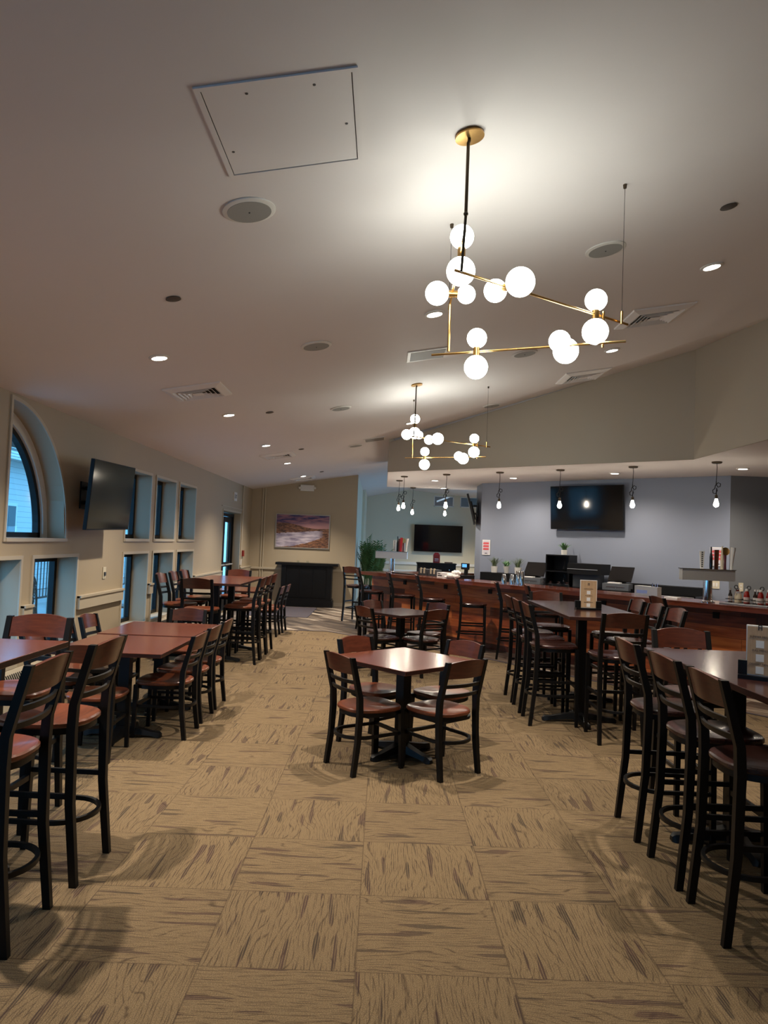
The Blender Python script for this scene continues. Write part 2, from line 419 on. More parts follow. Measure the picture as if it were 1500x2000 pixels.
loft(bm, [[(XL, 6.4 + a[0], 1.58 + a[1]), (XL + .014, 6.4 + a[0], 1.58 + a[1]), (XL + .014, 6.4 + b[0], 1.58 + b[1]), (XL, 6.4 + b[0], 1.58 + b[1])] for a, b in zip(A, B)])
box(bm, XL, XL + .014, 6.365, 6.4, 1.545, 2.855); box(bm, XL, XL + .02, 6.4, 7.635, 1.545, 1.58)
tn[0] += 1; struct('trim_%d' % tn[0], bm, M['tan_trim'])

# glass door in the left wall
w = bpy.data.objects.new('door_1', None); COL.objects.link(w); w['kind'] = 'structure'; w.location = (-3.56, 15.93, 0)
bm = nb(); q = .91
box(bm, -.05, .05, -q, -q + .06, 0, 2.18); box(bm, -.05, .05, q - .06, q, 0, 2.18); box(bm, -.05, .05, -q, q, 2.11, 2.18)
mk('door_frame', bm, M['blackmetal'], w)
for k, s in enumerate((-1, 1)):
    c = s * .425; bm = nb(); a, b = c - .415, c + .415
    box(bm, -.025, .025, a, a + .11, .02, 2.1); box(bm, -.025, .025, b - .11, b, .02, 2.1); box(bm, -.025, .025, a + .11, b - .11, .02, .28); box(bm, -.025, .025, a + .11, b - .11, 1.98, 2.1); box(bm, -.025, .025, a + .11, b - .11, .98, 1.08)
    lf = mk('door_leaf', bm, M['blackmetal'], w)
    bm = nb(); box(bm, -.004, .004, a + .11, b - .11, .28, .98); box(bm, -.004, .004, a + .11, b - .11, 1.08, 1.98); mk('door_glass', bm, M['glass'], lf)
    bm = nb(); tube(bm, [(.08, a + .05, 1.03), (.08, b - .05, 1.03)], .016); tube(bm, [(.02, a + .08, 1.03), (.08, a + .08, 1.03)], .014); tube(bm, [(.02, b - .08, 1.03), (.08, b - .08, 1.03)], .014)
    mk('push_bar', bm, M['steel'], lf)
casing(15.0, 16.85, .04, 2.2)

# chair rail: projecting box rail between windows
for a, b in ((3.25, 3.35), (4.40, 4.52), (5.54, 5.68), (6.74, 6.91), (7.97, 9.31), (10.35, 10.51), (11.57, 11.72), (12.80, 14.95), (16.9, 18.18)):
    bm = nb(); box(bm, XL - .002, XL + .045, a, b, .80, .945); box(bm, XL - .002, XL + .06, a, b, .925, .95)
    tn[0] += 1; struct('trim_%d' % tn[0], bm, M['tan_trim'], bevel=.004)
# baseboards
bm = nb(); box(bm, XL - .002, XL + .015, -3, 14.95, 0, .10); box(bm, XL - .002, XL + .015, 16.9, 18.2, 0, .10); struct('baseboard_left', bm, M['tan_trim'])
bm = nb(); box(bm, XL, -.7, 18.185, 18.2, 0, .10); box(bm, XL, -.7, 18.16, 18.2, .88, .93)
struct('baseboard_back', bm, M['tan_trim'])

# back wall, return, far room
bm = nb(); loft(bm, [[(XO, 18.2, 0), (XO, 18.4, 0), (XO, 18.4, cz(XO) + .05), (XO, 18.2, cz(XO) + .05)], [(-.7, 18.2, 0), (-.7, 18.4, 0), (-.7, 18.4, cz(-.7) + .05), (-.7, 18.2, cz(-.7) + .05)]])
struct('wall_back', bm, M['tan'])
bm = nb(); box(bm, -.9, -.7, 18.4, 25.1, 0, 3.45); box(bm, -.7, -.62, 22.4, 25.1, 0, 3.5); struct('wall_return', bm, M['cream'])
bm = nb(); Z1 = 3.8
xs = [-1., 1.70, 2.39, 2.61, 3.25, 5.]
for i in range(5):
    if i in (1, 3):
        box(bm, xs[i], xs[i + 1], 25, 25.2, 0, 2.97); box(bm, xs[i], xs[i + 1], 25, 25.2, 3.34, Z1)
    else: box(bm, xs[i], xs[i + 1], 25, 25.2, 0, Z1)
struct('wall_far', bm, M['cream'])
for i, (a, b) in enumerate(((1.70, 2.39), (2.61, 3.25))):
    wn_[0] += 1
    w = bpy.data.objects.new('window_%d' % wn_[0], None); COL.objects.link(w); w['kind'] = 'structure'; w.location = ((a + b) / 2, 25.03, 2.97)
    q = (b - a) / 2; bm = nb()
    box(bm, -q, -q + .03, -.04, .04, 0, .37); box(bm, q - .03, q, -.04, .04, 0, .37); box(bm, -q, q, -.04, .04, 0, .03); box(bm, -q, q, -.04, .04, .34, .37)
    mk('window_frame', bm, M['white'], w)
    bm = nb(); box(bm, -q + .03, q - .03, -.004, .004, .03, .34); mk('window_pane', bm, M['glass'], w)
bm = nb(); box(bm, -.6, 4.2, 24.96, 25.0, .93, 1.02); box(bm, -.6, 4.2, 24.985, 25.0, 0, .12); box(bm, -.6, 4.2, 24.985, 25.0, .68, .74)
struct('baseboard_far', bm, M['white'])
bm = nb(); box(bm, -1, 5, 27.6, 27.7, 0, 4.4); box(bm, -1, 5, 25.2, 27.7, 4.3, 4.4); box(bm, -1.1, -1, 25.2, 27.7, 0, 4.4); box(bm, 5, 5.1, 25.2, 27.7, 0, 4.4); box(bm, -1, 5, 25.2, 27.6, 0, .05)
struct('wall_beyond', bm, M['patiodark'])
bm = nb(); loft(bm, [[(.9, 26.4, 3.2), (.9, 26.4, 3.26), (.9, 26.5, 3.26), (.9, 26.5, 3.2)], [(2.6, 26.4, 3.9), (2.6, 26.4, 3.96), (2.6, 26.5, 3.96), (2.6, 26.5, 3.9)]]); loft(bm, [[(1.9, 26.4, 3.2), (1.9, 26.4, 3.26), (1.9, 26.5, 3.26), (1.9, 26.5, 3.2)], [(3.6, 26.4, 3.9), (3.6, 26.4, 3.96), (3.6, 26.5, 3.96), (3.6, 26.5, 3.9)]])
struct('trim_beyond', bm, M['white'])
spot((2.2, 26.2, 4.2), 50, 150, .8, .06)
# far room right wall with a big window
bm = nb()
box(bm, 4.2, 4.4, 14.9, 18.6, 0, 3.6); box(bm, 4.2, 4.4, 22.8, 25.1, 0, 3.6); box(bm, 4.2, 4.4, 18.6, 22.8, 0, .6); box(bm, 4.2, 4.4, 18.6, 22.8, 2.7, 3.6)
struct('wall_far_right', bm, M['cream'])
wn_[0] += 1
w = bpy.data.objects.new('window_%d' % wn_[0], None); COL.objects.link(w); w['kind'] = 'structure'; w.location = (4.3, 20.7, .6)
bm = nb()
for y in (-2.1, -.73, .65, 2.03): box(bm, -.03, .03, y, y + .07, 0, 2.1)
box(bm, -.03, .03, -2.1, 2.1, 0, .06); box(bm, -.03, .03, -2.1, 2.1, 2.04, 2.1)
mk('window_frame', bm, M['blackmetal'], w)
bm = nb(); box(bm, -.004, .004, -2.1, 2.1, .05, 2.05); mk('window_pane', bm, M['glass'], w)

# blue-grey bar back wall block
bm = nb(); prism(bm, [(1.9, 14.16), (5.31, 11.07), (5.45, 11.6), (2.35, 14.6), (1.9, 14.95)], 0, 2.9); struct('wall_bar', bm, M['greyblue'])
bm = nb(); prism(bm, [(5.31, 11.07), (9, 11.09), (9, 11.4), (5.4, 11.4)], 0, 2.9); struct('wall_bar_right', bm, M['darkgrey'])
bm = nb(); prism(bm, [(2.2, 14.7), (2.35, 14.6), (4.3, 14.9), (4.2, 15.1)], 0, 2.9); struct('wall_bar_back', bm, M['cream'])

# ceilings
bm = nb()
def P1(x, y): return (x, y, cz(x))
quad(bm, [P1(-3.75, -3), P1(.03, -3), P1(.03, 12.72), P1(.03, 18.3), P1(-3.75, 18.3)]); quad(bm, [P1(.03, -3), P1(3.98, -3), P1(3.98, 7.2), P1(.03, 12.72)])
quad(bm, [P1(-3.75, -3), P1(3.98, -3), (3.98, -3, 4.6), (-3.75, -3, 4.6)])
struct('ceiling', bm, M['ceil'])
bm = nb()
A0, A1, Bz = (.03, 12.61), (4.0, 9.36), 2.9
quad(bm, [P1(.03, 12.72), P1(3.98, 7.2), (4.0, 9.36, 4.35)]); quad(bm, [P1(.03, 12.72), (4.0, 9.36, 4.35), (2.01, 10.99, 3.86), (.03, 12.61, 3.39)])
struct('ceiling.001', bm, M['ceil'])
bm = nb()
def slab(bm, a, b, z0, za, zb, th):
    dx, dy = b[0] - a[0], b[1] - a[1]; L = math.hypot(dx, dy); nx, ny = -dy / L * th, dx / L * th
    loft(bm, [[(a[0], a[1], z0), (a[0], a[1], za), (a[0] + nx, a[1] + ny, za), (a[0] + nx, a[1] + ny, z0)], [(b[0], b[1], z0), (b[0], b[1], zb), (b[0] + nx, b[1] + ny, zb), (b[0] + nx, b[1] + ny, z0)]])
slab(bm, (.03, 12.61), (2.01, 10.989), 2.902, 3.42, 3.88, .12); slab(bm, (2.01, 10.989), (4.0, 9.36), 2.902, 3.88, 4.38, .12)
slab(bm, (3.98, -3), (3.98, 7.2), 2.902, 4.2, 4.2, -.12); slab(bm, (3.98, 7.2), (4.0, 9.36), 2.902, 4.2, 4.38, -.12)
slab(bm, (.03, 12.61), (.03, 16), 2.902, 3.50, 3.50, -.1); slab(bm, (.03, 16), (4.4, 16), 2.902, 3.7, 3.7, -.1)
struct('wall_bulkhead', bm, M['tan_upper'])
bm = nb(); quad(bm, [(.03, 12.61, 2.9), (4.0, 9.36, 2.9), (4.0, 16, 2.9), (.03, 16, 2.9)]); quad(bm, [(4.0, 9.36, 2.9), (3.98, -3, 2.9), (9, -3, 2.9), (9, 16, 2.9), (4.0, 16, 2.9)])
struct('ceiling.002', bm, M['ceil'])
bm = nb()
quad(bm, [(-.95, 18.3, cz(-.95)), (.03, 18.3, cz(.03)), (.03, 25.1, 3.35), (-.95, 25.1, 3.15)]); quad(bm, [(.03, 18.3, cz(.03)), (.03, 16, cz(.03)), (.8, 16, 3.6), (.8, 25.1, 3.51), (.03, 25.1, 3.35)])
quad(bm, [(.8, 16, 3.6), (4.4, 16, 3.34), (4.4, 25.1, 3.22), (.8, 25.1, 3.51)])
struct('ceiling.003', bm, M['ceil'])
# enclosing walls out of view
bm = nb(); box(bm, -3.7, -2.6, -3.1, -3, 0, 4.6); box(bm, 2.6, 9.1, -3.1, -3, 0, 4.6); box(bm, -2.6, 2.6, -3.1, -3, 0, .5); box(bm, -2.6, 2.6, -3.1, -3, 2.6, 4.6); box(bm, -1.2, 2.6, -3.1, -3, .5, 2.6); struct('wall_front', bm, M['tan'])
wn_[0] += 1  # unseen window behind the camera, added to lift daylight on the ceiling
w = bpy.data.objects.new('window_%d' % wn_[0], None); COL.objects.link(w); w['kind'] = 'structure'; w.location = (0, -3.05, .5)
bm = nb()
for k in range(6): box(bm, -2.6 + k * 1.026, -2.53 + k * 1.026, -.03, .03, 0, 2.1)
box(bm, -2.6, 2.6, -.03, .03, 0, .06); box(bm, -2.6, 2.6, -.03, .03, 2.04, 2.1)
mk('window_frame', bm, M['blackmetal'], w)
bm = nb(); box(bm, -2.6, 2.6, -.004, .004, .05, 2.05); mk('window_pane', bm, M['glass'], w)
bm = nb(); box(bm, 9, 9.1, -3, 11.2, 0, 2.95); struct('wall_right', bm, M['tan'])

# ------------------------------------------------------------------ outside the windows
bm = nb(); quad(bm, [(-14, -4, -.02), (-3.66, -4, -.02), (-3.66, 30, -.02), (-14, 30, -.02)]); struct('floor.002', bm, M['patio'])
fac = thing('neighbouring_building', 'pale blue-lit clapboard building across the patio behind the left windows', 'building', (-9.5, 15, 0))
bm = nb(); box(bm, -.3, 0, -11, 13, 0, 3.4); mk('siding_wall', bm, M['siding'], fac)
for y in (-6, -2.5, 1.2, 2.6, 5.5, 8.2):
    bm = nb(); box(bm, 0, .05, y, y + .95, .6, 2.3); fr = mk('window_frame', bm, M['white'], fac)
    bm = nb(); box(bm, .05, .06, y + .08, y + .45, .68, 2.22); box(bm, .05, .06, y + .5, y + .87, .68, 2.22); mk('window_pane', bm, M['darkgreyp'], fr)
bm = nb(); box(bm, 0, .12, 4.4, 4.62, 2.45, 2.62); mk('wall_lantern', bm, emis('porch_lamp', (1., .9, .7), 4), fac)
can = thing('patio_canopy', 'white boarded patio roof on a beam and posts beyond the arched window', 'canopy', (-6.8, 15, 0))
bm = nb()
for k in range(9): box(bm, -2.7 + k * .34, -2.66 + k * .34, -11, 13, 3.35, 3.43)
box(bm, -2.7, -2.3, -11, 13, 3.43, 3.47); mk('roof_boards', bm, M['siding'], can)
bm = nb(); box(bm, .1, .34, -11, 13, 3.05, 3.34); mk('beam', bm, M['siding'], can)
for y in (-9.5, -5, -.2, 2.4, 7):
    bm = nb(); box(bm, .12, .32, y, y + .22, 0, 3.05); mk('post', bm, M['white'], can)
bm = nb(); loft(bm, [[(-3.66, -4, 3.0), (-4.6, -4, 2.72), (-4.6, -4, 2.66), (-3.66, -4, 2.85)], [(-3.66, 30, 3.0), (-4.6, 30, 2.72), (-4.6, 30, 2.66), (-3.66, 30, 2.85)]])
struct('ceiling.004', bm, M['patiodark'])
# low wall with dark railing
rl = thing('patio_railing', 'dark metal patio railing seen through the lower windows', 'railing', (-7.6, 14, 0))
bm = nb(); box(bm, -.02, .02, -9, 9, 1.0, 1.05); box(bm, -.02, .02, -9, 9, .12, .16); mk('rail', bm, M['blackmetal'], rl)
bm = nb()
for k in range(120): y = -9 + k * .15; box(bm, -.008, .008, y, y + .016, .16, 1.0)
b = mk('balusters', bm, M['blackmetal'], rl); b['kind'] = 'stuff'
def ironchair(y, x=-4.45):
    t = thing('wrought_iron_chair', 'black scrolled wrought iron patio chair outside the lower left window', 'chair', (x, y, 0), .2, 'wrought iron chairs on the patio')
    bm = nb()
    tube(bm, [(0, -.27, .42)] + [(-.02, -.27 * math.cos(a), .62 + .45 * math.sin(a)) for a in [PI * i / 12 for i in range(13)]] + [(0, .27, .42)], .014, 8)
    for cy, cz_, r in ((-.12, .86, .09), (.12, .86, .09), (0, .72, .1), (-.14, .6, .07), (.14, .6, .07), (0, .95, .06), (0, .52, .06)):
        tube(bm, [(-.01, cy + r * (1 - i / 26) * math.cos(i * .6), cz_ + r * (1 - i / 26) * math.sin(i * .6)) for i in range(18)], .010, 6)
    mk('backrest', bm, M['blackmetal'], t, smooth=True)
    bm = nb(); lathe(bm, [(.0, .41), (.26, .41), (.27, .42), (.26, .44), (.0, .44)], 24, .25, 0); mk('seat', bm, M['blackmetal'], t, smooth=True)
    for sx in (.06, .42):
        for sy in (-.2, .2):
            bm = nb(); tube(bm, [(sx, sy, .41), (sx + (.02 if sx > .2 else -.02), sy * 1.15, 0)], .012, 8); mk('leg', bm, M['blackmetal'], t)
    return t
ic = ironchair(9.25); ic['label'] = 'black scrolled wrought iron patio chair outside the window by the near outlet'
ic2 = copy_tree(ic); ic2.location = (-4.5, 12.2, 0); ic2['label'] = 'black scrolled wrought iron patio chair outside the first of the three far lower windows'

# ------------------------------------------------------------------ seating
def make_seat(kind, H, HT, ring, wd, sd, cat, nm):
    """H seat top, HT post top; local front = +Y"""
    t = thing(nm, '', cat)
    r = .186
    lean = .075
    def postpath(s):
        k = H / .46
        return [(s * (r + .004), -.215 - .02 * min(k, 1.5), 0, .030, .034), (s * r, -.205, H * .5, .034, .038), (s * r, -.195, H - .03, .034, .042),
                (s * r, -.20, H + .09, .034, .04), (s * r, -.20 - lean * .45, H + .22, .033, .037), (s * r, -.20 - lean, HT, .032, .034)]
    for s in (-1, 1):
        bm = nb(); loft(bm, rects(postpath(s), 0, 0)); mk('rear_post', bm, M['blackwood'], t, bevel=.004, smooth=True)
    for s in (-1, 1):
        bm = nb(); loft(bm, rects([(s * .182, .19, 0, .028, .028), (s * .178, .18, H - .03, .036, .036)], 0, 0)); mk('front_leg', bm, M['blackwood'], t, bevel=.004)
    def yb(z):
        if z < H + .22: return -.20 - lean * .45 * max(0, (z - H - .09)) / .13
        return -.20 - lean * .45 - lean * .55 * (z - H - .22) / (HT - H - .22)
    def slat(z0, z1, arch, th, bul=.035, mat=None, name='slat'):
        bm = nb(); N = 10; rings = []
        for i in range(N + 1):
            x = -(r - .014) + 2 * (r - .014) * i / N; q = 1 - (x / r) ** 2
            yy = -bul * q; za = z1 + arch * q
            rings.append([(x, yb(z0) + yy - th / 2, z0), (x, yb(z0) + yy + th / 2, z0), (x, yb(za) + yy + th / 2, za), (x, yb(za) + yy - th / 2, za)])
        loft(bm, rings); return mk(name, bm, mat, t, smooth=True, bevel=.002)
    slat(HT - .122, HT - .012, .026, .018, mat=wd, name='back_panel')
    slat(HT - .192, HT - .166, 0, .016, mat=M['blackwood'])
    slat(HT - .262, HT - .236, 0, .016, mat=M['blackwood'])
    # seat
    def outline(n=40):
        o = []
        for i in range(n):
            a = 2 * PI * i / n; c, s = math.cos(a), math.sin(a)
            x = .212 * math.copysign(abs(c) ** .62, c)
            y = .215 * abs(s) ** .55 if s > 0 else -.225 * abs(s) ** .95
            x *= 1.0 if s > 0 else (1 - .10 * abs(s))
            o.append((x, y))
        return o
    O = outline(); bm = nb(); rings = []
    for k, z in ((.0, H - .03), (.97, H - .03), (1., H - .022), (1., H - .008), (.97, H), (.8, H - .003), (.5, H - .012), (.0, H - .013)):
        sad = .006 if .3 < k < .9 and z > H - .02 else 0
        rings.append([(x * max(k, .001), y * max(k, .001), z + (sad * max(0, y / .2) * math.cos(x * 14) if sad else 0)) for x, y in O])
    loft(bm, rings); mk('seat', bm, sd, t, smooth=True)
    bm = nb(); O2 = [(x * .93, y * .93) for x, y in O]; prism(bm, O2, H - .062, H - .03); mk('seat_frame', bm, M['blackwood'], t, smooth=True)
    # hoop stretcher
    pts = [(-.165, .175), (-.172, -.09)] + [(-.172 * math.cos(a), -.09 - .165 * math.sin(a)) for a in [PI * i / 14 for i in range(1, 14)]] + [(.172, -.09), (.165, .175)]
    bm = nb(); rr = []
    for i, (x, y) in enumerate(pts):
        p0 = Vector(pts[max(0, i - 1)]); p1 = Vector(pts[min(len(pts) - 1, i + 1)]); d = (p1 - p0).normalized(); nx, ny = -d.y * .009, d.x * .009
        rr.append([(x - nx, y - ny, ring), (x + nx, y + ny, ring), (x + nx, y + ny, ring + .022), (x - nx, y - ny, ring + .022)])
    loft(bm, rr); mk('hoop_stretcher', bm, M['blackwood'], t, smooth=True, bevel=.002)
    bm = nb(); box(bm, -.17, .17, .172, .196, ring + (.09 if H > .6 else 0), ring + (.118 if H > .6 else .024)); mk('front_stretcher', bm, M['blackwood'], t, bevel=.003)
    if H > .6:
        for s in (-1, 1):
            bm = nb(); x = s * .180; loft(bm, [[(x - .008, -.19, ring + .13), (x + .008, -.19, ring + .13), (x + .008, -.19, ring + .155), (x - .008, -.19, ring + .155)], [(x - .008, .175, ring + .13), (x + .008, .175, ring + .13), (x + .008, .175, ring + .155), (x - .008, .175, ring + .155)]])
            mk('side_stretcher', bm, M['blackwood'], t)
    return t
CH = make_seat('chair', .46, .84, .245, M['cherry'], M['seat'], 'chair', 'dining_chair')
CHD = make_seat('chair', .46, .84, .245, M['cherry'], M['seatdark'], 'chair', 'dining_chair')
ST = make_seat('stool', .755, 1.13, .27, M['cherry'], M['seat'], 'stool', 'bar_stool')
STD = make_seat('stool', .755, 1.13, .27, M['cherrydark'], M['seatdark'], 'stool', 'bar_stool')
PX, NX, PY, NY = -PI / 2, PI / 2, 0, PI     # facing +x, -x, +y, -y
def put(pr, x, y, rz, label, grp): return place(pr, (x, y, 0), rz + random.uniform(-.03, .03), label, grp)

# tables
def pedestal(t, x, y, H, spread=.30, colw=.085, rect=None, diag=False):
    bm = nb(); box(bm, x - colw / 2, x + colw / 2, y - colw / 2, y + colw / 2, .07, H - .035)
    mk('column', bm, M['blackmetal'], t, bevel=.006)
    bm = nb()
    for k in range(4):
        a = PI / 4 + k * PI / 2 if diag else k * PI / 2
        L = spread if rect is None else (rect if k % 2 == 0 else spread)
        ca, sa = math.cos(a), math.sin(a)
        pr = []
        for (d, w, z0, z1) in ((.02, .05, .035, .10), (L * .8, .034, .018, .05), (L, .036, 0, .045), (L + .02, .02, .005, .03)):
            pr.append([(x + ca * d - sa * w, y + sa * d + ca * w, z0), (x + ca * d + sa * w, y + sa * d - ca * w, z0), (x + ca * d + sa * w * .7, y + sa * d - ca * w * .7, z1), (x + ca * d - sa * w * .7, y + sa * d + ca * w * .7, z1)])
        loft(bm, pr)
    mk('pedestal_base', bm, M['blackmetal'], t, smooth=True)
    bm = nb(); box(bm, x - .2, x + .2, y - .03, y + .03, H - .05, H - .03); box(bm, x - .03, x + .03, y - .2, y + .2, H - .05, H - .03)
    mk('top_bracket', bm, M['blackmetal'], t)
def table(name, label, x, y, w, l, H, mats, peds, rz=0, group=None, rect=None, diag=False):
    t = thing(name, label, 'table', (x, y, 0), rz, group)
    bm = nb(); box(bm, -w / 2, w / 2, -l / 2, l / 2, H - .032, H)
    bm.faces.ensure_lookup_table()
    for f in bm.faces: f.material_index = 0 if abs(f.normal.z) > .5 else 1
    bmesh.ops.recalc_face_normals(bm, faces=bm.faces)
    for f in bm.faces: f.material_index = 0 if f.normal.z > .5 else 1
    mk('tabletop', bm, mats, t, bevel=.003)
    for p in peds: pedestal(t, p[0], p[1], H, rect=rect, diag=diag)
    return t
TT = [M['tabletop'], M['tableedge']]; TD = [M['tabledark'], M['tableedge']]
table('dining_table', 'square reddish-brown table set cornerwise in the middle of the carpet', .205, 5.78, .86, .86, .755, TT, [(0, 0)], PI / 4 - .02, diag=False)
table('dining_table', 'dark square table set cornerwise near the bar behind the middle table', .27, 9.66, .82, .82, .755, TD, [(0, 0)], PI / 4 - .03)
# chairs: pr, dx, dy, facing
def diag(cx, cy, pr, names, grp, dn=.60, df=.52):
    for (dx, dy, f, lb) in ((-.275, -.31, -math.radians(55), names[0]), (.255, -.33, math.radians(40), names[1]), (-.22, .28, PI + PI / 4 + .02, names[2]), (.33, .25, PI - PI / 4, names[3])):
        put(pr, cx + dx, cy + dy, f, lb, grp)
diag(.21, 5.78, CH, ['black chair with cherry seat at the near left of the middle table', 'black chair with cherry seat at the near right of the middle table',
     'cherry-backed chair at the far left side of the middle table', 'cherry-backed chair at the far right side of the middle table'], 'chairs around the middle table')
diag(.28, 9.66, CHD, ['dark-seated chair, near left of the small table before the bar', 'dark-seated chair, near right of the small table before the bar',
     'dark-seated chair, far left of the small table before the bar', 'dark-seated chair, far right of the small table before the bar'], 'chairs around the table near the bar')

# right near high table
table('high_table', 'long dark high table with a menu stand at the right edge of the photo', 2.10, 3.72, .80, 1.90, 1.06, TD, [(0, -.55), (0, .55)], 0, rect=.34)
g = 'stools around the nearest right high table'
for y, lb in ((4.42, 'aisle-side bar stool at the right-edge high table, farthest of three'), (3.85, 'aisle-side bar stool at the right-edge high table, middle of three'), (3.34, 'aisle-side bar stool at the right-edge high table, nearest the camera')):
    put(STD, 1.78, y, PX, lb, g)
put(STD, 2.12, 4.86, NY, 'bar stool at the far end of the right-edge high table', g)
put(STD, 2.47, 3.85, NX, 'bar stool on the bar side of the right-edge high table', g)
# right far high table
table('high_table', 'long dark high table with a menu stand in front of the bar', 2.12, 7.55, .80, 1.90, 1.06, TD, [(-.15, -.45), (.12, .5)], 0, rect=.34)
g = 'stools around the high table before the bar'
for y, lb in ((8.04, 'aisle-side stool of the high table before the bar, farthest of three'), (7.55, 'aisle-side stool of the high table before the bar, middle of three'), (7.04, 'aisle-side stool of the high table before the bar, nearest of three')):
    put(STD, 1.69, y, PX, lb, g)
put(STD, 2.11, 6.52, PY, 'stool back-on to the camera at the high table before the bar', g)
put(STD, 2.05, 8.72, NY, 'stool at the far end of the high table before the bar, facing the camera', g)
for y, lb in ((8.1, 'bar-side stool of the high table before the bar, farthest of three'), (7.56, 'bar-side stool of the high table before the bar, middle of three'), (7.02, 'bar-side stool of the high table before the bar, nearest of three')):
    put(STD, 2.60, y, NX, lb, g)
# left near high table
table('high_table', 'reddish-brown high table cut by the left edge of the photo', -2.11, 3.05, .80, 1.90, 1.06, TT, [(0, -.5), (0, .5)], 0, rect=.34)
g = 'stools around the near left high table'
put(ST, -1.63, 3.65, NX, 'black bar stool with orange seat, farther of two by the left edge', g)
put(ST, -1.66, 3.06, NX, 'black bar stool cut by the left edge, nearest to the camera', g)
put(ST, -2.1, 4.20, NY, 'cherry-backed bar stool at the far end of the left-edge high table', g)
# left low tables
g = 'low tables pushed together along the left wall'
table('dining_table', 'low reddish-brown table along the left windows, nearer of the joined pair', -2.08, 5.99, .86, .96, .755, TT, [(0, 0)], 0, g)
table('dining_table', 'low reddish-brown table along the left windows, farther of the joined pair', -2.10, 6.97, .86, .96, .760, TT, [(0, 0)], 0, g)
g = 'chairs around the low tables on the left'
for y, n in ((6.13, 'nearest'), (6.67, 'middle'), (7.2, 'farthest')):
    put(CH, -1.79, y, NX, 'black chair on the aisle side of the low left tables, %s of three' % n, g)
for y, n in ((6.0, 'nearest'), (6.55, 'middle'), (7.13, 'farthest')):
    put(CH, -2.60, y, PX, 'cherry-backed chair on the window side of the low left tables, %s of three' % n, g)
put(CH, -2.12, 5.50, PY, 'chair back-on to the camera at the near end of the low left tables', g)
put(CH, -2.13, 7.76, NY, 'cherry-backed chair at the far end of the low left tables', g)
# left high table
table('high_table', 'reddish-brown high table in the left half behind the low tables', -2.22, 10.22, .80, 1.86, 1.06, TT, [(0, -.5), (0, .5)], 0, rect=.34)
g = 'stools around the far left high table'
for y, n in ((9.70, 'nearest'), (10.20, 'middle'), (10.73, 'farthest')):
    put(ST, -1.87, y, NX, 'bar stool on the aisle side of the far left high table, %s of three' % n, g)
for y, n in ((9.72, 'nearest'), (10.3, 'middle'), (10.85, 'farthest')):
    put(ST, -2.70, y, PX, 'bar stool on the window side of the far left high table, %s of three' % n, g)
put(ST, -2.27, 9.16, PY, 'bar stool back-on to the camera at the far left high table', g)
put(ST, -2.30, 11.35, NY, 'bar stool facing the camera at the far left high table', g)
# back left low table
table('dining_table', 'low table half hidden behind the far left high table', -2.42, 12.75, .80, 1.1, .755, TT, [(0, 0)], 0)
g = 'chairs at the hidden low table'
put(CH, -1.98, 12.42, NX, 'low chair showing past the far left stools, nearer of two', g)
put(CH, -1.95, 12.98, NX, 'low chair showing past the far left stools, farther of two, by the doormat', g)

# ------------------------------------------------------------------ the bar
P0 = Vector((-.43, 14.14)); D = Vector((.6245, -.781)); NN = Vector((.781, .6245)); RB = math.atan2(D.y, D.x)
def B(s, t, z=0.): v = P0 + D * s + NN * t; return (v.x, v.y, z)
bar = thing('bar_counter', 'long tigerwood-clad bar with a polished dark red top', 'bar', B(0, 0), RB)
ZB = 1.085
bm = nb(); box(bm, .03, 11.5, .28, .42, .0, ZB - .05); mk('front_panel', bm, M['barplank'], bar)
bm = nb(); box(bm, .03, .17, .42, 2.5, .0, ZB - .05); mk('end_panel', bm, M['barplank'], bar)
bm = nb(); box(bm, 7.42, 7.72, .255, .28, 0, ZB - .05); mk('pilaster', bm, M['barpost'], bar)
bm = nb(); prism(bm, [(0, 0), (11.5, 0), (11.5, .68), (.68, .68), (.68, 2.55), (0, 2.55)], ZB - .012, ZB); mk('bar_top', bm, M['bartop'], bar, bevel=.003)
bm = nb(); prism(bm, [(.004, .004), (11.5, .004), (11.5, .67), (.67, .67), (.67, 2.54), (.004, 2.54)], ZB - .062, ZB - .0125); mk('bar_edge', bm, M['baredge'], bar, bevel=.006)
bm = nb(); box(bm, .04, 11.5, .262, .28, 0, .09); mk('kick_board', bm, M['barpost'], bar)
for s in (1.0, 2.1, 3.15, 4.2, 5.3, 6.9, 8.3):
    bm = nb(); box(bm, s, s + .075, .262, .28, ZB - .19, ZB - .115); mk('outlet_plate', bm, M['blackmatte'], bar)
g = 'stools along the bar'
for s, off, lb in ((.54, 8, 'bar stool at the bar beside the left end corner'), (1.455, 6, 'bar stool at the bar behind the small dark table, left one'), (2.24, 4, 'bar stool at the bar behind the small dark table, right one'),
                (3.2, 1, 'bar stool at the bar just below the white towels'), (4.06, 0, 'bar stool at the bar just left of the high-table stools'), (4.64, 6, 'bar stool at the bar half hidden by the high table end'), (6.67, 25, 'bar stool at the bar in front of the right beer tower')):
    x, y, _ = B(s, -.12); th = math.degrees(math.atan2(x, y))
    put(STD, x, y, math.radians(-(90 + th) + off), lb, g)
put(STD, -.52, 15.15, math.radians(-25), 'bar stool standing alone past the left end of the bar', g)

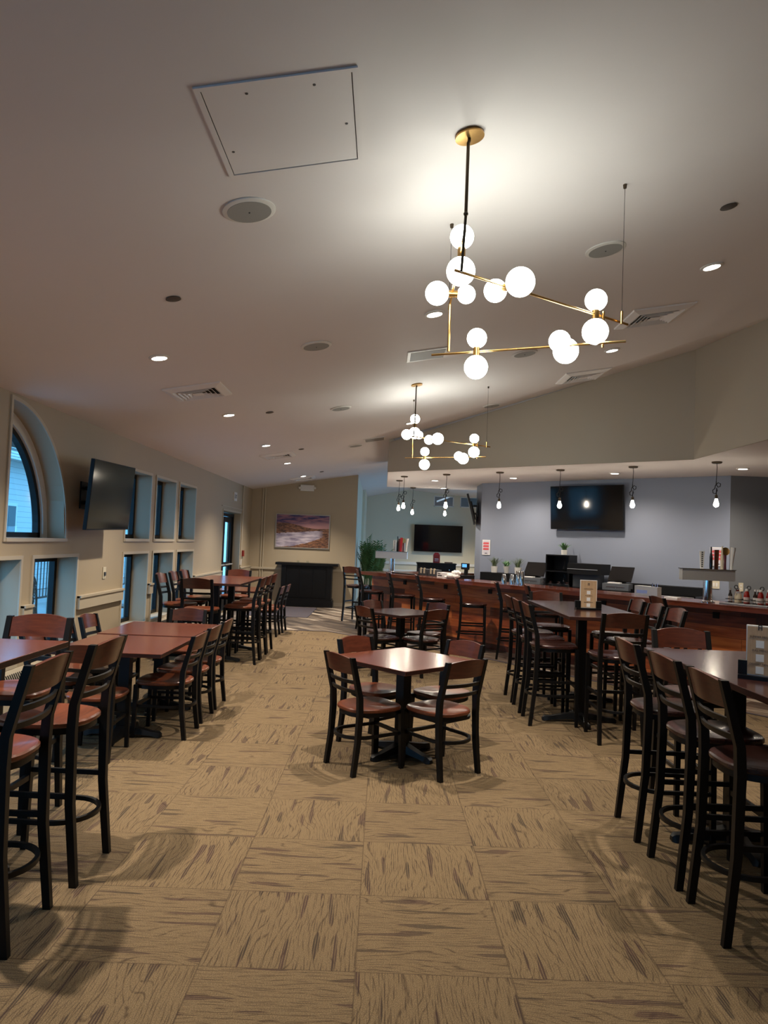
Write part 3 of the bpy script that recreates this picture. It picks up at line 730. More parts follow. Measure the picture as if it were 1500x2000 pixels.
# beer towers
HANDLES = {
    0: [(.04, 'w', .19), (.10, 'k', .26), (.13, 'd', .22), (.17, 'r', .24), (.21, 'm', .25), (.27, 's', .23)],
    1: [(-.06, 'w', .19), (.03, 'k', .24), (.11, 'd', .21), (.16, 'c', .25), (.215, 'm', .26), (.27, 's', .24)]}
def tower(idx, s, t_, label, rz):
    x, y, _ = B(s, t_); t = thing('beer_tower', label, 'beer tower', (x, y, ZB), rz)
    bm = nb(); lathe(bm, [(.0, 0), (.085, 0), (.085, .012), (.06, .02), (.052, .03), (.052, .27), (.0, .27)], 24); mk('column', bm, M['chrome'], t, smooth=True)
    bm = nb(); box(bm, -.32, .30, -.06, .07, .27, .405); mk('tap_box', bm, M['steel'], t, bevel=.008)
    bm = nb(); box(bm, -.33, .31, -.07, .08, .405, .412); mk('box_rim', bm, M['chrome'], t)
    kinds = dict(w=M['potwhite'], k=M['blackgloss'], d=M['cherry'], c=M['cream_p'], m=plain('maroon_lacquer', (.12, .01, .02), .3), s=M['whiteplastic'], r=M['redglossy'])
    for k, (hx, kd, h) in enumerate(HANDLES[idx]):
        h *= 1.14
        bm = nb(); y0 = -.01 if k % 2 else .045
        if kd == 'w': loft(bm, rects([(hx, y0, .41, .034, .02), (hx, y0, .41 + h, .058, .022)], 0, 0)); hh = mk('tap_handle', bm, kinds[kd], t, bevel=.002)
        elif kd == 'm':
            lathe(bm, [(.0, .41), (.016, .41), (.013, .5), (.016, .41 + h * .6), (.0, .41 + h * .6)], 12, hx, y0); hh = mk('tap_handle', bm, kinds[kd], t, smooth=True)
            bm = nb(); m = Matrix.Translation((hx, y0, (.41 + h * .6 + .045))) @ Matrix.Rotation(PI / 2, 4, 'X'); bmesh.ops.create_cone(bm, cap_ends=True, segments=24, radius1=.050, radius2=.050, depth=.014, matrix=m); mk('round_badge', bm, M['brass'], hh, label='round brass badge')
        elif kd == 's':
            tube(bm, [(hx, y0, .41), (hx + .004, y0, .5), (hx + .02, y0, .41 + h)], [.014, .018, .030], 14); hh = mk('tap_handle', bm, kinds[kd], t, smooth=True)
        elif kd in 'dr': loft(bm, rects([(hx, y0, .41, .042, .02), (hx + .004, y0, .41 + h, .050, .024)], 0, 0)); hh = mk('tap_handle', bm, kinds[kd], t, bevel=.003)
        else: lathe(bm, [(.0, .41), (.017, .41), (.019, .44), (.019, .41 + h * .55), (.009, .41 + h * .75), (.009, .41 + h), (.0, .41 + h)], 14, hx, y0); hh = mk('tap_handle', bm, kinds[kd], t, smooth=True)
        if kd == 'w':
            bm = nb()
            for q in range(8): box(bm, hx - .009, hx + .009, y0 - .0125, y0 - .011, .43 + q * .025, .445 + q * .025)
            mk('lettering', bm, M['dimred'], hh)
    for k in range(5):
        bm = nb(); hx = -.0 + k * .06; tube(bm, [(hx, .07, .34), (hx, .12, .335), (hx, .135, .29)], .009, 8); mk('faucet', bm, M['chrome'], t, smooth=True)
    return t
tower(0, .389, .47, 'steel beer tower with tap handles on the left end of the bar', -.12)
tower(1, 6.878, .17, 'steel beer tower with tap handles on the right part of the bar', -.10)

# things on the bar
def ontop(name, label, cat, s, t, z=ZB, rz=0, group=None):
    x, y, _ = B(s, t); return thing(name, label, cat, (x, y, z), RB + rz, group)
for k, (s, t_, h, lb) in enumerate(((3.56, .18, .155, 'shiny metal shaker cup, leftmost on the bar by the plants'), (3.64, .28, .155, 'shiny metal shaker cup, second from the left on the bar'), (3.73, .32, .215, 'tall metal shaker cup, third from the left on the bar'), (3.87, .25, .215, 'tall metal shaker cup standing apart at the right of the row'))):
    t = ontop('shaker_cup', lb, 'cup', s, t_, group='shaker cups on the bar')
    bm = nb(); lathe(bm, [(0, h), (.028, h), (.032, h - .01), (.045, .004), (.045, 0), (0, 0)], 20); mk('cup_body', bm, M['chrome'], t, smooth=True)
for k in range(7):
    s = 4.22 + k * .075; t = ontop('stemmed_glass', 'small upturned clear glass in the row left of the bar menu, number not distinguishable', 'glass', s, .33 + (k % 2) * .08, group='small glasses on the bar')
    t['label'] = 'small upturned clear glass in the glittering cluster behind the high table'
    bm = nb(); lathe(bm, [(0, .0), (.03, 0), (.033, .01), (.026, .06), (.006, .068), (.005, .085), (.022, .09), (0, .092)], 14); mk('glass_body', bm, M['clearglass'], t, smooth=True)
t = ontop('napkin_caddy', 'grey napkin box on the bar left of the straw holder', 'caddy', 5.87, .42)
bm = nb(); box(bm, -.11, .11, -.06, .06, 0, .13); mk('caddy_body', bm, M['steel'], t, bevel=.004)
bm = nb(); box(bm, -.08, .08, -.0615, -.060, .03, .075); mk('label_panel', bm, M['bluepaper'], t)
t = ontop('straw_holder', 'steel holder full of straws on the bar', 'holder', 6.08, .32)
bm = nb(); box(bm, -.07, .07, -.05, .05, 0, .13); mk('holder_body', bm, M['steel'], t, bevel=.004)
for k in range(7):
    bm = nb(); x = -.05 + k * .017; tube(bm, [(x, 0, .05), (x + random.uniform(-.02, .02), random.uniform(-.02, .02), .175 + random.uniform(-.02, .01))], .004, 6); mk('straw', bm, M['bluepaper'] if k % 2 else M['blackmatte'], t)
t = ontop('serving_tray', 'small pale stack of coasters on the bar left of the right beer tower', 'coasters', 6.35, .3)
bm = nb(); box(bm, -.09, .09, -.05, .05, 0, .02); mk('coaster_stack', bm, M['paperwhite'], t, bevel=.003)
for k, (s, lb) in enumerate(((7.28, 'dark rubber bar mat right of the right beer tower'),)):
    t = ontop('bar_mat', lb, 'mat', s + .02, .27); bm = nb(); box(bm, -.28, .28, -.09, .09, 0, .012); mk('mat', bm, M['greyp'], t)
t = ontop('bar_mat', 'dark rubber mat on the bar below the left beer tower', 'mat', .95, .35); bm = nb(); box(bm, -.3, .3, -.09, .09, 0, .015); mk('mat', bm, M['blackmatte'], t)
t = ontop('towel_pile', 'crumpled heap of white towels on the bar', 'towels', 2.36, .22)
for (cx, cy, zz, rx, ry, rz_) in ((0, 0, .0, .13, .10, .075), (.05, .03, .06, .085, .08, .07), (-.12, .0, 0, .07, .06, .04)):
    bm = nb(); ball(bm, (0, 0, 0), 1, 28, 16)
    for v in bm.verts:
        n_ = 1 + .09 * math.sin(7 * v.co.x + 3 * v.co.z) * math.cos(5 * v.co.y + cx * 40) + .05 * math.sin(13 * v.co.y + 9 * v.co.x)
        v.co = Vector((cx + v.co.x * rx * n_, cy + v.co.y * ry * n_, zz + max(0, (v.co.z * .5 + .5)) * rz_ * 1.25 * n_))
    mk('folded_towel', bm, M['cloth'], t, smooth=True)
t = ontop('white_carton', 'flat white carton with printed blocks on the bar left of the towels', 'box', 2.02, .42)
bm = nb(); box(bm, -.19, .17, -.08, .08, 0, .085); mk('carton_body', bm, M['paperwhite'], t)
bm = nb(); box(bm, -.17, -.06, -.0815, -.080, .02, .04); box(bm, -.17, -.10, -.0815, -.080, .055, .07); mk('print', bm, M['darkgreyp'], t)
for k, (s, lb) in enumerate(((1.33, 'dark condiment caddy with pale packets on the bar, left of two'), (1.60, 'dark condiment caddy with pale packets on the bar, right of two'))):
    t = ontop('condiment_caddy', lb, 'caddy', s, .5, group='condiment caddies on the bar')
    bm = nb(); box(bm, -.115, .115, -.06, .06, 0, .12); mk('caddy_body', bm, M['darkgreyp'], t, bevel=.003)
    for q in (-.04, .05): bm = nb(); box(bm, q - .018, q + .018, -.066, -.05, .04, .14); mk('packet_stack', bm, M['cream_p'], t)
t = ontop('wristband_roll', 'small pale blue pad lying on the bar right of the towels', 'pad', 2.80, .14)
bm = nb(); box(bm, -.05, .05, -.035, .035, 0, .02); mk('pad', bm, M['bluepaper'], t, bevel=.003)
t = ontop('card_terminal', 'black payment terminal with lit blue display on the bar', 'terminal', 2.33, .56, ZB)
bm = nb(); box(bm, -.12, .12, -.1, .1, 0, .06); loft(bm, rects([(.0, 0, .06, .05, .05), (0, .02, .22, .05, .05)], 0, 0)); mk('terminal_base', bm, M['blackmatte'], t)
bm = nb(); box(bm, -.09, .09, -.03, .0, .16, .27); hd = mk('display_head', bm, M['blackmatte'], t, bevel=.004)
bm = nb(); box(bm, -.06, .05, -.032, -.03, .20, .255); mk('display', bm, M['bluescreen'], hd)
# condiment bottles
def bottle(kind, s, t_, label):
    t = ontop('condiment_bottle', label, 'bottle', s, t_, group='condiment bottles on the bar')
    if kind == 'ketchup':
        bm = nb(); lathe(bm, [(0, 0), (.03, 0), (.034, .01), (.034, .10), (.028, .14), (.014, .165), (0, .165)], 18); b = mk('bottle_body', bm, M['ketchup'], t, smooth=True)
        bm = nb(); lathe(bm, [(0, .165), (.019, .165), (.017, .19), (0, .19)], 14); mk('cap', bm, M['potwhite'], t, smooth=True)
        bm = nb(); lathe(bm, [(.0345, .03), (.0350, .03), (.0350, .09), (.0345, .09)], 18); mk('bottle_label', bm, plain('pale_label', (.5, .4, .36), .5), t, smooth=True)
    elif kind == 'hot':
        bm = nb(); lathe(bm, [(0, 0), (.022, 0), (.023, .01), (.023, .10), (.010, .135), (.009, .16), (0, .16)], 14); mk('bottle_body', bm, M['darkbrown'], t, smooth=True)
        bm = nb(); lathe(bm, [(0, .16), (.012, .16), (.012, .185), (0, .185)], 12); mk('cap', bm, M['potwhite'], t, smooth=True)
        bm = nb(); lathe(bm, [(.0235, .02), (.024, .02), (.024, .085), (.0235, .085)], 14); mk('bottle_label', bm, M['paperwhite'], t, smooth=True)
    elif kind == 'jar':
        bm = nb(); lathe(bm, [(0, 0), (.036, 0), (.04, .01), (.040, .10), (.030, .13), (0, .13)], 18); mk('bottle_body', bm, M['cream_p'], t, smooth=True)
        bm = nb(); lathe(bm, [(0, .13), (.03, .13), (.03, .15), (0, .15)], 16); mk('cap', bm, M['paperwhite'], t, smooth=True)
    else:
        bm = nb(); lathe(bm, [(0, 0), (.02, 0), (.021, .08), (.014, .11), (0, .11)], 14); mk('bottle_body', bm, M['darkbrown'], t, smooth=True)
        bm = nb(); lathe(bm, [(0, .11), (.016, .11), (.016, .13), (0, .13)], 12); mk('cap', bm, M['blackgloss'], t, smooth=True)
    return t
for (k, s, t_, lb) in (('hot', 6.998, .5, 'thin dark sauce bottle with white cap at the left end of the condiments'), ('ketchup', 7.06, .56, 'red ketchup bottle partly behind the cream jar'), ('jar', 7.115, .46, 'squat cream-coloured condiment jar on the bar'),
                      ('small', 7.17, .53, 'small dark sauce bottle right of the cream jar'), ('ketchup', 7.235, .42, 'red ketchup bottle in front of the wall outlet'), ('hot', 7.29, .52, 'dark sauce bottle with white label right of the front ketchup'),
                      ('hot', 7.335, .50, 'dark soy bottle between two ketchup bottles'), ('ketchup', 7.40, .42, 'red ketchup bottle with large pale label near the right edge'), ('ketchup', 7.425, .58, 'red ketchup bottle partly hidden at the right end of the condiments')):
    bottle(k, s, t_, lb)
for k, (s, lb) in enumerate(((7.07, 'black wire caddy around the cream jar'), (7.225, 'black wire caddy around the middle condiment bottles'), (7.38, 'black wire caddy around the right condiment bottles'))):
    t = ontop('wire_caddy', lb, 'caddy', s, .5, group='wire caddies for condiments')
    bm = nb()
    for z in (.012, .055): tube(bm, [(-.07, -.12, z), (.07, -.12, z), (.07, .09, z), (-.07, .09, z)], .004, 6, True)
    mk('basket', bm, M['blackmetal'], t)
    bm = nb(); tube(bm, [(0, 0, .01), (0, 0, .18)], .004, 6); tube(bm, [(.022 * math.cos(a), 0, .20 + .022 * math.sin(a)) for a in [2 * PI * i / 14 for i in range(14)]], .005, 6, True); mk('ring_handle', bm, M['blackmetal'], t, smooth=True)
t = ontop('drinking_glass', 'clear tumbler on the bar at the right edge of the photo', 'glass', 7.52, .44)
bm = nb(); lathe(bm, [(0, 0), (.03, 0), (.038, .13), (.036, .13), (.028, .006), (0, .006)], 18); mk('glass_body', bm, M['clearglass'], t, smooth=True)

# menu stands
def menu(x, y, rz, label, W=.115, Hh=.27):
    t = thing('menu_stand', label, 'menu', (x, y, 1.06), rz, 'table menus')
    bm = nb(); box(bm, -W * .75, W * .75, -.045, .045, 0, .02); box(bm, -W * .78, -W * .45, -.02, .02, .02, .09); box(bm, W * .45, W * .78, -.02, .02, .02, .09); mk('stand_base', bm, M['blackwood'], t, bevel=.002)
    bm = nb(); box(bm, -W / 2, W / 2, -.012, .004, .018, .018 + Hh)
    c = mk('menu_card', bm, M['paperwhite'], t)
    bm = nb(); box(bm, -W / 2 + .005, W / 2 - .005, -.0135, -.012, .024, .012 + Hh); pr = mk('printed_face', bm, M['menuwood'], t)
    def txt(s, z, size):
        cu = bpy.data.curves.new('menu_text', 'FONT'); cu.body = s; cu.size = size; cu.align_x = 'CENTER'; cu.extrude = .0003
        o = bpy.data.objects.new('menu_text_tmp', cu); COL.objects.link(o)
        dg = bpy.context.evaluated_depsgraph_get(); me = bpy.data.meshes.new_from_object(o.evaluated_get(dg)); bpy.data.objects.remove(o)
        me.materials.append(M['dimred']); q = bpy.data.objects.new('menu_text', me); COL.objects.link(q); q.parent = t
        q.location = (0, -.0145, z); q.rotation_euler = (PI / 2, 0, 0)
    txt('SUMMER MENU', .208, .0135); txt('FULL MENU', .140, .0135); txt('DESSERT MENU', .072, .0135)
    for z in (.158, .090, .030):
        bm = nb(); box(bm, -.018, .018, -.0146, -.0136, z, z + .036); mk('blank_panel', bm, M['paperwhite'], t)
    bm = nb(); box(bm, -.009, -.005, -.0146, -.0136, .245, .272); box(bm, .005, .009, -.0146, -.0136, .245, .272); box(bm, -.009, .009, -.0146, -.0136, .256, .26); box(bm, -.009, .009, -.0146, -.0136, .268, .272)
    mk('crest', bm, M['dimred'], t)
menu(2.12, 7.42, -.04, 'wooden menu card in a black stand on the high table before the bar', W=.17, Hh=.285)
menu(1.90, 3.62, -.62, 'menu card in a black stand on the right-edge high table', W=.125, Hh=.25)

# ------------------------------------------------------------------ back counter along the blue wall
W0 = Vector((1.90, 14.16)); D2 = Vector((.741, -.671)); F2 = Vector((-.671, -.741)); RW = math.atan2(D2.y, D2.x)
def Wp(s, f, z=0.): v = W0 + D2 * s + F2 * f; return (v.x, v.y, z)
def onwall(name, label, cat, s, f, z, rz=0, group=None): return thing(name, label, cat, Wp(s, f, z), RW + rz, group)
bc = onwall('back_counter', 'black back counter along the grey-blue wall', 'counter', 0, .002, 0)
bm = nb(); box(bm, .12, 4.30, -.60, 0, 0, 1.0); mk('cabinet', bm, M['blackmatte'], bc)
bm = nb(); box(bm, .10, 4.32, -.62, 0, 1.0, 1.035); mk('worktop', bm, M['blackgloss'], bc, bevel=.002)
bm = nb(); box(bm, .2, 1.3, -.26, 0, 1.035, 1.175); mk('raised_ledge', bm, M['blackmatte'], bc)
bm = nb(); box(bm, 3.1, 4.3, -.26, 0, 1.035, 1.15); mk('raised_ledge', bm, M['blackmatte'], bc)
bm = nb(); box(bm, .12, 4.3, -.626, -.62, 1.012, 1.02); mk('edge_strip', bm, M['steel'], bc)
def grassplant(s, z, label, h, pot_h, pw, mat, taper, n=90, spread=.9, broad=False):
    t = onwall('potted_plant', label, 'plant', s, .19, z, 0, 'small potted plants behind the bar')
    bm = nb(); lathe(bm, [(0, 0), (pw * (taper), 0), (pw, pot_h), (pw * .9, pot_h), (pw * .85, pot_h - .012), (0, pot_h - .012)], 20); mk('pot', bm, M['potwhite'], t, smooth=True)
    bm = nb()
    for k in range(n):
        a = random.uniform(0, 2 * PI); d = random.random() ** .7 * spread; L = h * random.uniform(.7, 1.05); w = .003 if not broad else .012
        p0 = Vector((random.uniform(-.5, .5) * pw, random.uniform(-.5, .5) * pw, pot_h - .01))
        prev = None; rings = []
        for q in range(5):
            u = q / 4; p = p0 + Vector((math.cos(a) * d * L * u ** 1.4, math.sin(a) * d * L * u ** 1.4, L * u * (1 - .25 * d * u)))
            ww = w * (1 - abs(u - .45) * 1.5) + .0008; sx, sy = -math.sin(a) * ww, math.cos(a) * ww
            rings.append([p + Vector((sx, sy, 0)), p - Vector((sx, sy, 0)), p - Vector((0, 0, .001))])
        loft(bm, rings)
    mk('foliage', bm, mat, t)
    return t
grassplant(.47, 1.177, 'small grassy plant in a white pot behind the bar, leftmost of the row', .20, .12, .062, M['leafgrey'], .85)
grassplant(.74, 1.177, 'small leafy plant in a tapering white pot behind the bar, middle of the row', .13, .13, .062, M['leaf'], .55, 34, 1.1, True)
grassplant(.99, 1.177, 'small grassy plant in a white pot behind the bar, next to the left screen', .20, .12, .068, M['leafgrey'], .85)
t = onwall('shelf_unit', 'black open cube shelf standing behind the bar', 'shelf', 1.90, .25, 1.037)
bm = nb(); box(bm, -.23, -.21, -.14, .14, 0, .53); box(bm, .21, .23, -.14, .14, 0, .53); box(bm, -.21, .21, -.14, .14, .51, .53); box(bm, -.21, .21, -.14, .14, .23, .25); box(bm, -.21, .21, -.14, .14, 0, .02); box(bm, -.21, .21, .12, .14, .02, .51)
mk('shelf_frame', bm, M['blackwood'], t)
for z in (.025, .255):
    tt = onwall('glass_decanter', 'glass decanter on the %s shelf of the black cube unit' % ('lower' if z < .1 else 'upper'), 'decanter', 1.96, .25, 1.037 + z, 0, 'decanters in the cube shelf')
    bm = nb(); lathe(bm, [(0, 0), (.035, 0), (.04, .05), (.012, .10), (.012, .14), (.02, .16), (0, .17)], 16); mk('decanter_body', bm, M['clearglass'], tt, smooth=True)
p = grassplant(1.92, 1.57, 'broad-leaved plant in a white pot on top of the black cube shelf', .15, .085, .055, M['leaf'], .9, 40, 1.25, True); p['group'] = 'small potted plants behind the bar'
t = onwall('bottle_cooler', 'black hooded machine with a grey panel beside the cube shelf', 'machine', 2.41, .32, 1.037)
bm = nb(); box(bm, -.27, .34, -.16, .2, .22, .40); mk('hood', bm, M['blackmatte'], t, bevel=.006)
bm = nb(); box(bm, -.22, .24, -.05, .18, .0, .22); mk('grey_panel', bm, M['darkgreyp'], t)
bm = nb(); box(bm, -.27, .28, -.165, -.16, .30, .308); mk('trim_line', bm, M['steel'], t)
def pos(s, label, z=1.037):
    t = onwall('register_screen', label, 'register', s, .36, z, .15, 'cash registers behind the bar')
    bm = nb(); box(bm, -.22, .2, -.2, .2, 0, .105); d = mk('cash_drawer', bm, M['greyp'], t, bevel=.004)
    bm = nb(); box(bm, -.16, .14, -.203, -.20, .05, .056); ball(bm, (0, -.203, .03), .009, 10, 6); mk('drawer_lock', bm, M['chrome'], d)
    bm = nb(); loft(bm, [[(-.09, .0, .105), (.09, 0, .105), (.09, .12, .105), (-.09, .12, .105)], [(-.03, .05, .22), (.03, .05, .22), (.03, .08, .22), (-.03, .08, .22)]]); mk('stand', bm, M['blackmatte'], t)
    bm = nb(); a = .5; ca, sa = math.cos(a), math.sin(a)
    def q(x, u, v): return (x, -.02 + u * sa + v * ca, .14 + u * ca - v * sa)
    loft(bm, [[q(-.19, 0, 0), q(.19, 0, 0), q(.19, 0, .025), q(-.19, 0, .025)], [q(-.16, .27, 0), q(.21, .27, 0), q(.21, .27, .025), q(-.16, .27, .025)]]); mk('touch_screen', bm, M['screen'], t)
    bm = nb(); box(bm, -.14, .06, -.19, -.08, .106, .125); mk('receipt_tray', bm, M['paperwhite'], t)
pos(1.42, 'black touchscreen register on a grey cash drawer, left of the cube shelf')
pos(3.02, 'black touchscreen register on a grey cash drawer, right under the wall television')
t = onwall('card_reader', 'small dark card reader beside the right register', 'card reader', 3.32, .35, 1.037)
bm = nb(); ball(bm, (0, 0, .05), .05, 16, 10); box(bm, -.09, .03, -.05, .05, 0, .03); mk('reader_body', bm, M['blackgloss'], t, smooth=True)

# wall notices
def notice(s, z0, z1, w, label):
    t = onwall('wall_notice', label, 'poster', s, .002, z0, 0, 'framed notices on the grey-blue wall'); h = z1 - z0
    bm = nb(); box(bm, -w / 2, w / 2, -.012, 0, 0, h); mk('frame', bm, M['paperwhite'], t, bevel=.002)
    bm = nb(); box(bm, -w / 2 + .012, w / 2 - .012, -.0135, -.012, .012, h - .012); mk('sheet', bm, plain('lilac_paper', (.52, .50, .56), .5), t)
    for k in range(3):
        bm = nb(); zz = h * (.76 - .19 * k); box(bm, -w * .33, w * .36, -.015, -.0135, zz - .016 * h / .28, zz + .022 * h / .28); mk('red_panel', bm, M['pinkred'], t)
        bm = nb(); m = Matrix.Translation((-w * .33, -.0142, zz)) @ Matrix.Rotation(PI / 2, 4, 'X'); bmesh.ops.create_cone(bm, cap_ends=True, segments=16, radius1=.013, radius2=.013, depth=.003, matrix=m); mk('dot', bm, M['pinkred'], t)
    bm = nb(); box(bm, -w * .16, w * .16, -.015, -.0135, h * .08, h * .13); mk('caption', bm, M['dimred'], t)
notice(.15, 1.50, 1.79, .175, 'white framed notice with coral red panels at the left end of the bar wall')
notice(4.43, 1.50, 1.79, .215, 'white framed notice with coral red panels behind the right tap handles')
t = onwall('light_switch', 'ivory switch plate on the grey-blue wall below the right notice', 'switch', 4.41, .002, 1.15)
bm = nb(); box(bm, -.06, .06, -.008, 0, 0, .12); mk('plate', bm, M['ivory'], t, bevel=.002)
bm = nb(); box(bm, -.035, -.008, -.012, -.008, .03, .09); mk('rocker', bm, M['white'], t)
bm = nb(); box(bm, .008, .035, -.012, -.008, .03, .09); mk('rocker', bm, M['white'], t)
t = thing('wall_outlet', 'ivory outlet plate on the dark grey wall above the condiments', 'outlet', (5.49, 11.065, 1.13))
bm = nb(); box(bm, -.035, .035, -.008, 0, 0, .13); mk('plate', bm, M['ivory'], t, bevel=.002)
bm = nb(); box(bm, -.015, .015, -.010, -.008, .03, .055); mk('socket', bm, M['white'], t)
bm = nb(); box(bm, -.015, .015, -.010, -.008, .075, .10); mk('socket', bm, M['white'], t)

# ------------------------------------------------------------------ televisions
def tv(label, loc, W, H, rz, tilt, roll=0., mount=.1):
    """screen faces local -Y; origin at wall mount centre of screen"""
    t = thing('television', label, 'television', loc, 0); t.rotation_euler = (0, 0, rz)
    piv = Matrix.Rotation(roll, 4, 'Y') @ Matrix.Rotation(tilt, 4, 'X')
    def tr(bm):
        bmesh.ops.transform(bm, matrix=piv, verts=bm.verts)
    bm = nb(); box(bm, -W / 2, W / 2, -.02, .02, -H / 2, H / 2); box(bm, -W * .3, W * .3, .02, .05, -H * .35, H * .25); tr(bm); mk('casing', bm, M['blackmatte'], t, bevel=.003)
    bm = nb(); box(bm, -W / 2 + .008, W / 2 - .008, -.0215, -.0202, -H / 2 + .014, H / 2 - .008); tr(bm); mk('screen', bm, M['screen'], t)
    bm = nb(); box(bm, -.12, .12, mount - .015, mount, -.15, .15); box(bm, -.02, .02, .04, mount, -.10, -.06); box(bm, -.02, .02, .04, mount, .06, .10); mk('wall_bracket', bm, M['blackmetal'], t)
    return t
tv('wide black television on the grey-blue wall above the bar', Wp(2.28, .13, 2.405), 1.36, .77, RW, math.radians(4), math.radians(.0), .13)
tv('large black television on the cream wall of the far room', (1.88, 24.86, 1.86), 1.66, .92, 0, math.radians(3), 0, .14)
tv('black television tilted out from the left wall between the windows', (-3.06, 8.04, 2.06), 1.22, .745, PI / 2, math.radians(4.5), math.radians(-1.2), .30)
tv('black television seen edge-on, hanging from the side of the bar wall', (1.755, 14.63, 2.395), 1.0, .60, math.radians(-97), math.radians(15), 0, .14)

# ------------------------------------------------------------------ back wall and corner
t = thing('framed_picture', 'wide silver-framed river landscape on the tan back wall', 'picture', (-2.045, 18.198, 1.43))
bm = nb(); W, H = 1.37, .86
box(bm, -W / 2, W / 2, -.04, 0, 0, .022); box(bm, -W / 2, W / 2, -.04, 0, H - .022, H); box(bm, -W / 2, -W / 2 + .022, -.04, 0, .022, H - .022); box(bm, W / 2 - .022, W / 2, -.04, 0, .022, H - .022)
mk('frame', bm, plain('champagne_frame', (.45, .40, .32), .3, .6), t)
bm = nb(); box(bm, -W / 2 + .022, W / 2 - .022, -.028, -.004, .022, H - .022); mk('print', bm, M['picture'], t)
t = thing('console_cabinet', 'black mantel-like console cabinet against the back wall', 'cabinet', (-1.86, 18.19, 0))
bm = nb(); box(bm, -.62, .62, -.40, 0, .16, 1.02); box(bm, -.66, .66, -.43, 0, 0, .16); box(bm, -.64, .64, -.42, 0, .16, .2); mk('body', bm, M['blackwood'], t, bevel=.005)
bm = nb(); box(bm, -.77, .77, -.46, 0, 1.02, 1.08); mk('mantel_top', bm, M['blackwood'], t, bevel=.006)
for s in (-1, 1):
    bm = nb(); box(bm, s * .56 - .06, s * .56 + .06, -.425, -.40, .2, 1.02); mk('pilaster', bm, M['blackwood'], t, bevel=.003)
for s in (-.33, 0, .33):
    bm = nb(); box(bm, s - .155, s + .155, -.41, -.40, .24, .98); box(bm, s - .12, s + .12, -.414, -.41, .29, .93); mk('door_panel', bm, M['blackwood'], t, bevel=.003)
for k, (x, lb) in enumerate(((-2.1, 'tiny glass votive on the black console, left one'), (-1.86, 'tiny glass votive on the black console, right one'))):
    tt = thing('votive', lb, 'votive', (x, 17.95, 1.08)); bm = nb(); lathe(bm, [(0, 0), (.03, 0), (.035, .05), (0, .05)], 12); mk('cup', bm, M['clearglass'], tt, smooth=True)
t = thing('emergency_light', 'white twin-lamp emergency light box high on the back wall', 'emergency light', (-1.97, 18.198, 2.88))
bm = nb(); box(bm, -.17, .17, -.07, 0, 0, .15); mk('housing', bm, M['whiteplastic'], t, bevel=.006)
for s in (-1, 1): bm = nb(); ball(bm, (s * .19, -.06, .08), .035, 14, 8); mk('lamp_head', bm, M['white'], t, smooth=True)
t = thing('exit_sign', 'white exit sign on the left wall above the glass door', 'sign', (XL + .001, 16.06, 2.46), -PI / 2 + PI)
bm = nb(); box(bm, -.15, .15, -.03, 0, 0, .19); mk('housing', bm, M['whiteplastic'], t, bevel=.004)
cu = bpy.data.curves.new('exit_text', 'FONT'); cu.body = 'EXIT'; cu.size = .12; cu.align_x = 'CENTER'; cu.extrude = .001
o = bpy.data.objects.new('tmp', cu); COL.objects.link(o); me = bpy.data.meshes.new_from_object(o.evaluated_get(bpy.context.evaluated_depsgraph_get())); bpy.data.objects.remove(o)
me.materials.append(M['dimred']); q = bpy.data.objects.new('exit_lettering', me); COL.objects.link(q); q.parent = t; q.location = (0, -.031, .055); q.rotation_euler = (PI / 2, 0, 0)
t = thing('fire_alarm_pull', 'small dark red fire alarm pull right of the glass door', 'alarm', (XL + .001, 17.24, 1.2)); bm = nb(); box(bm, 0, .04, -.06, .06, 0, .14); mk('pull_box', bm, M['redpaint'], t, bevel=.003)
t = thing('thermostat', 'small white thermostat below the red alarm pull', 'thermostat', (XL + .001, 17.0, 1.0)); bm = nb(); box(bm, 0, .03, -.05, .05, 0, .13); mk('body', bm, M['whiteplastic'], t, bevel=.003)
t = thing('conduit', 'tan painted wire conduit running up the left wall near the corner', 'conduit', (XL + .015, 17.0, 0)); bm = nb(); tube(bm, [(0, 0, .95), (0, 0, 2.875)], .014, 8); mk('pipe', bm, M['tan_trim'], t)
t = thing('conduit', 'pair of tan painted conduits running up the back wall near the corner', 'conduit', (-3.05, 18.184, 0)); bm = nb(); tube(bm, [(-.03, 0, .1), (-.03, 0, 2.92)], .014, 8); tube(bm, [(.03, 0, .1), (.03, 0, 2.92)], .014, 8); mk('pipe', bm, M['tan_trim'], t)
t = thing('raceway', 'tan painted cable raceway along the top of the glass door', 'raceway', (XL + .008, 15.9, 2.29)); bm = nb(); box(bm, -.006, .008, -1.05, 1.1, 0, .018); mk('channel', bm, M['tan_trim'], t)
t = thing('wall_outlet', 'ivory outlet plate on the left wall under the television', 'outlet', (XL + .001, 8.73, 1.10))
bm = nb(); box(bm, 0, .008, -.045, .045, 0, .14); mk('plate', bm, M['ivory'], t, bevel=.002)
bm = nb(); box(bm, .008, .022, -.02, .02, .035, .08); mk('plug', bm, M['darkgreyp'], t, bevel=.003)
t = thing('doormat', 'dark grey-purple doormat on the wood floor before the console', 'mat', (-2.0, 16.5, .004)); bm = nb(); box(bm, -.9, .45, -1.15, 1.1, 0, .010); mk('mat', bm, M['mattextile'], t)

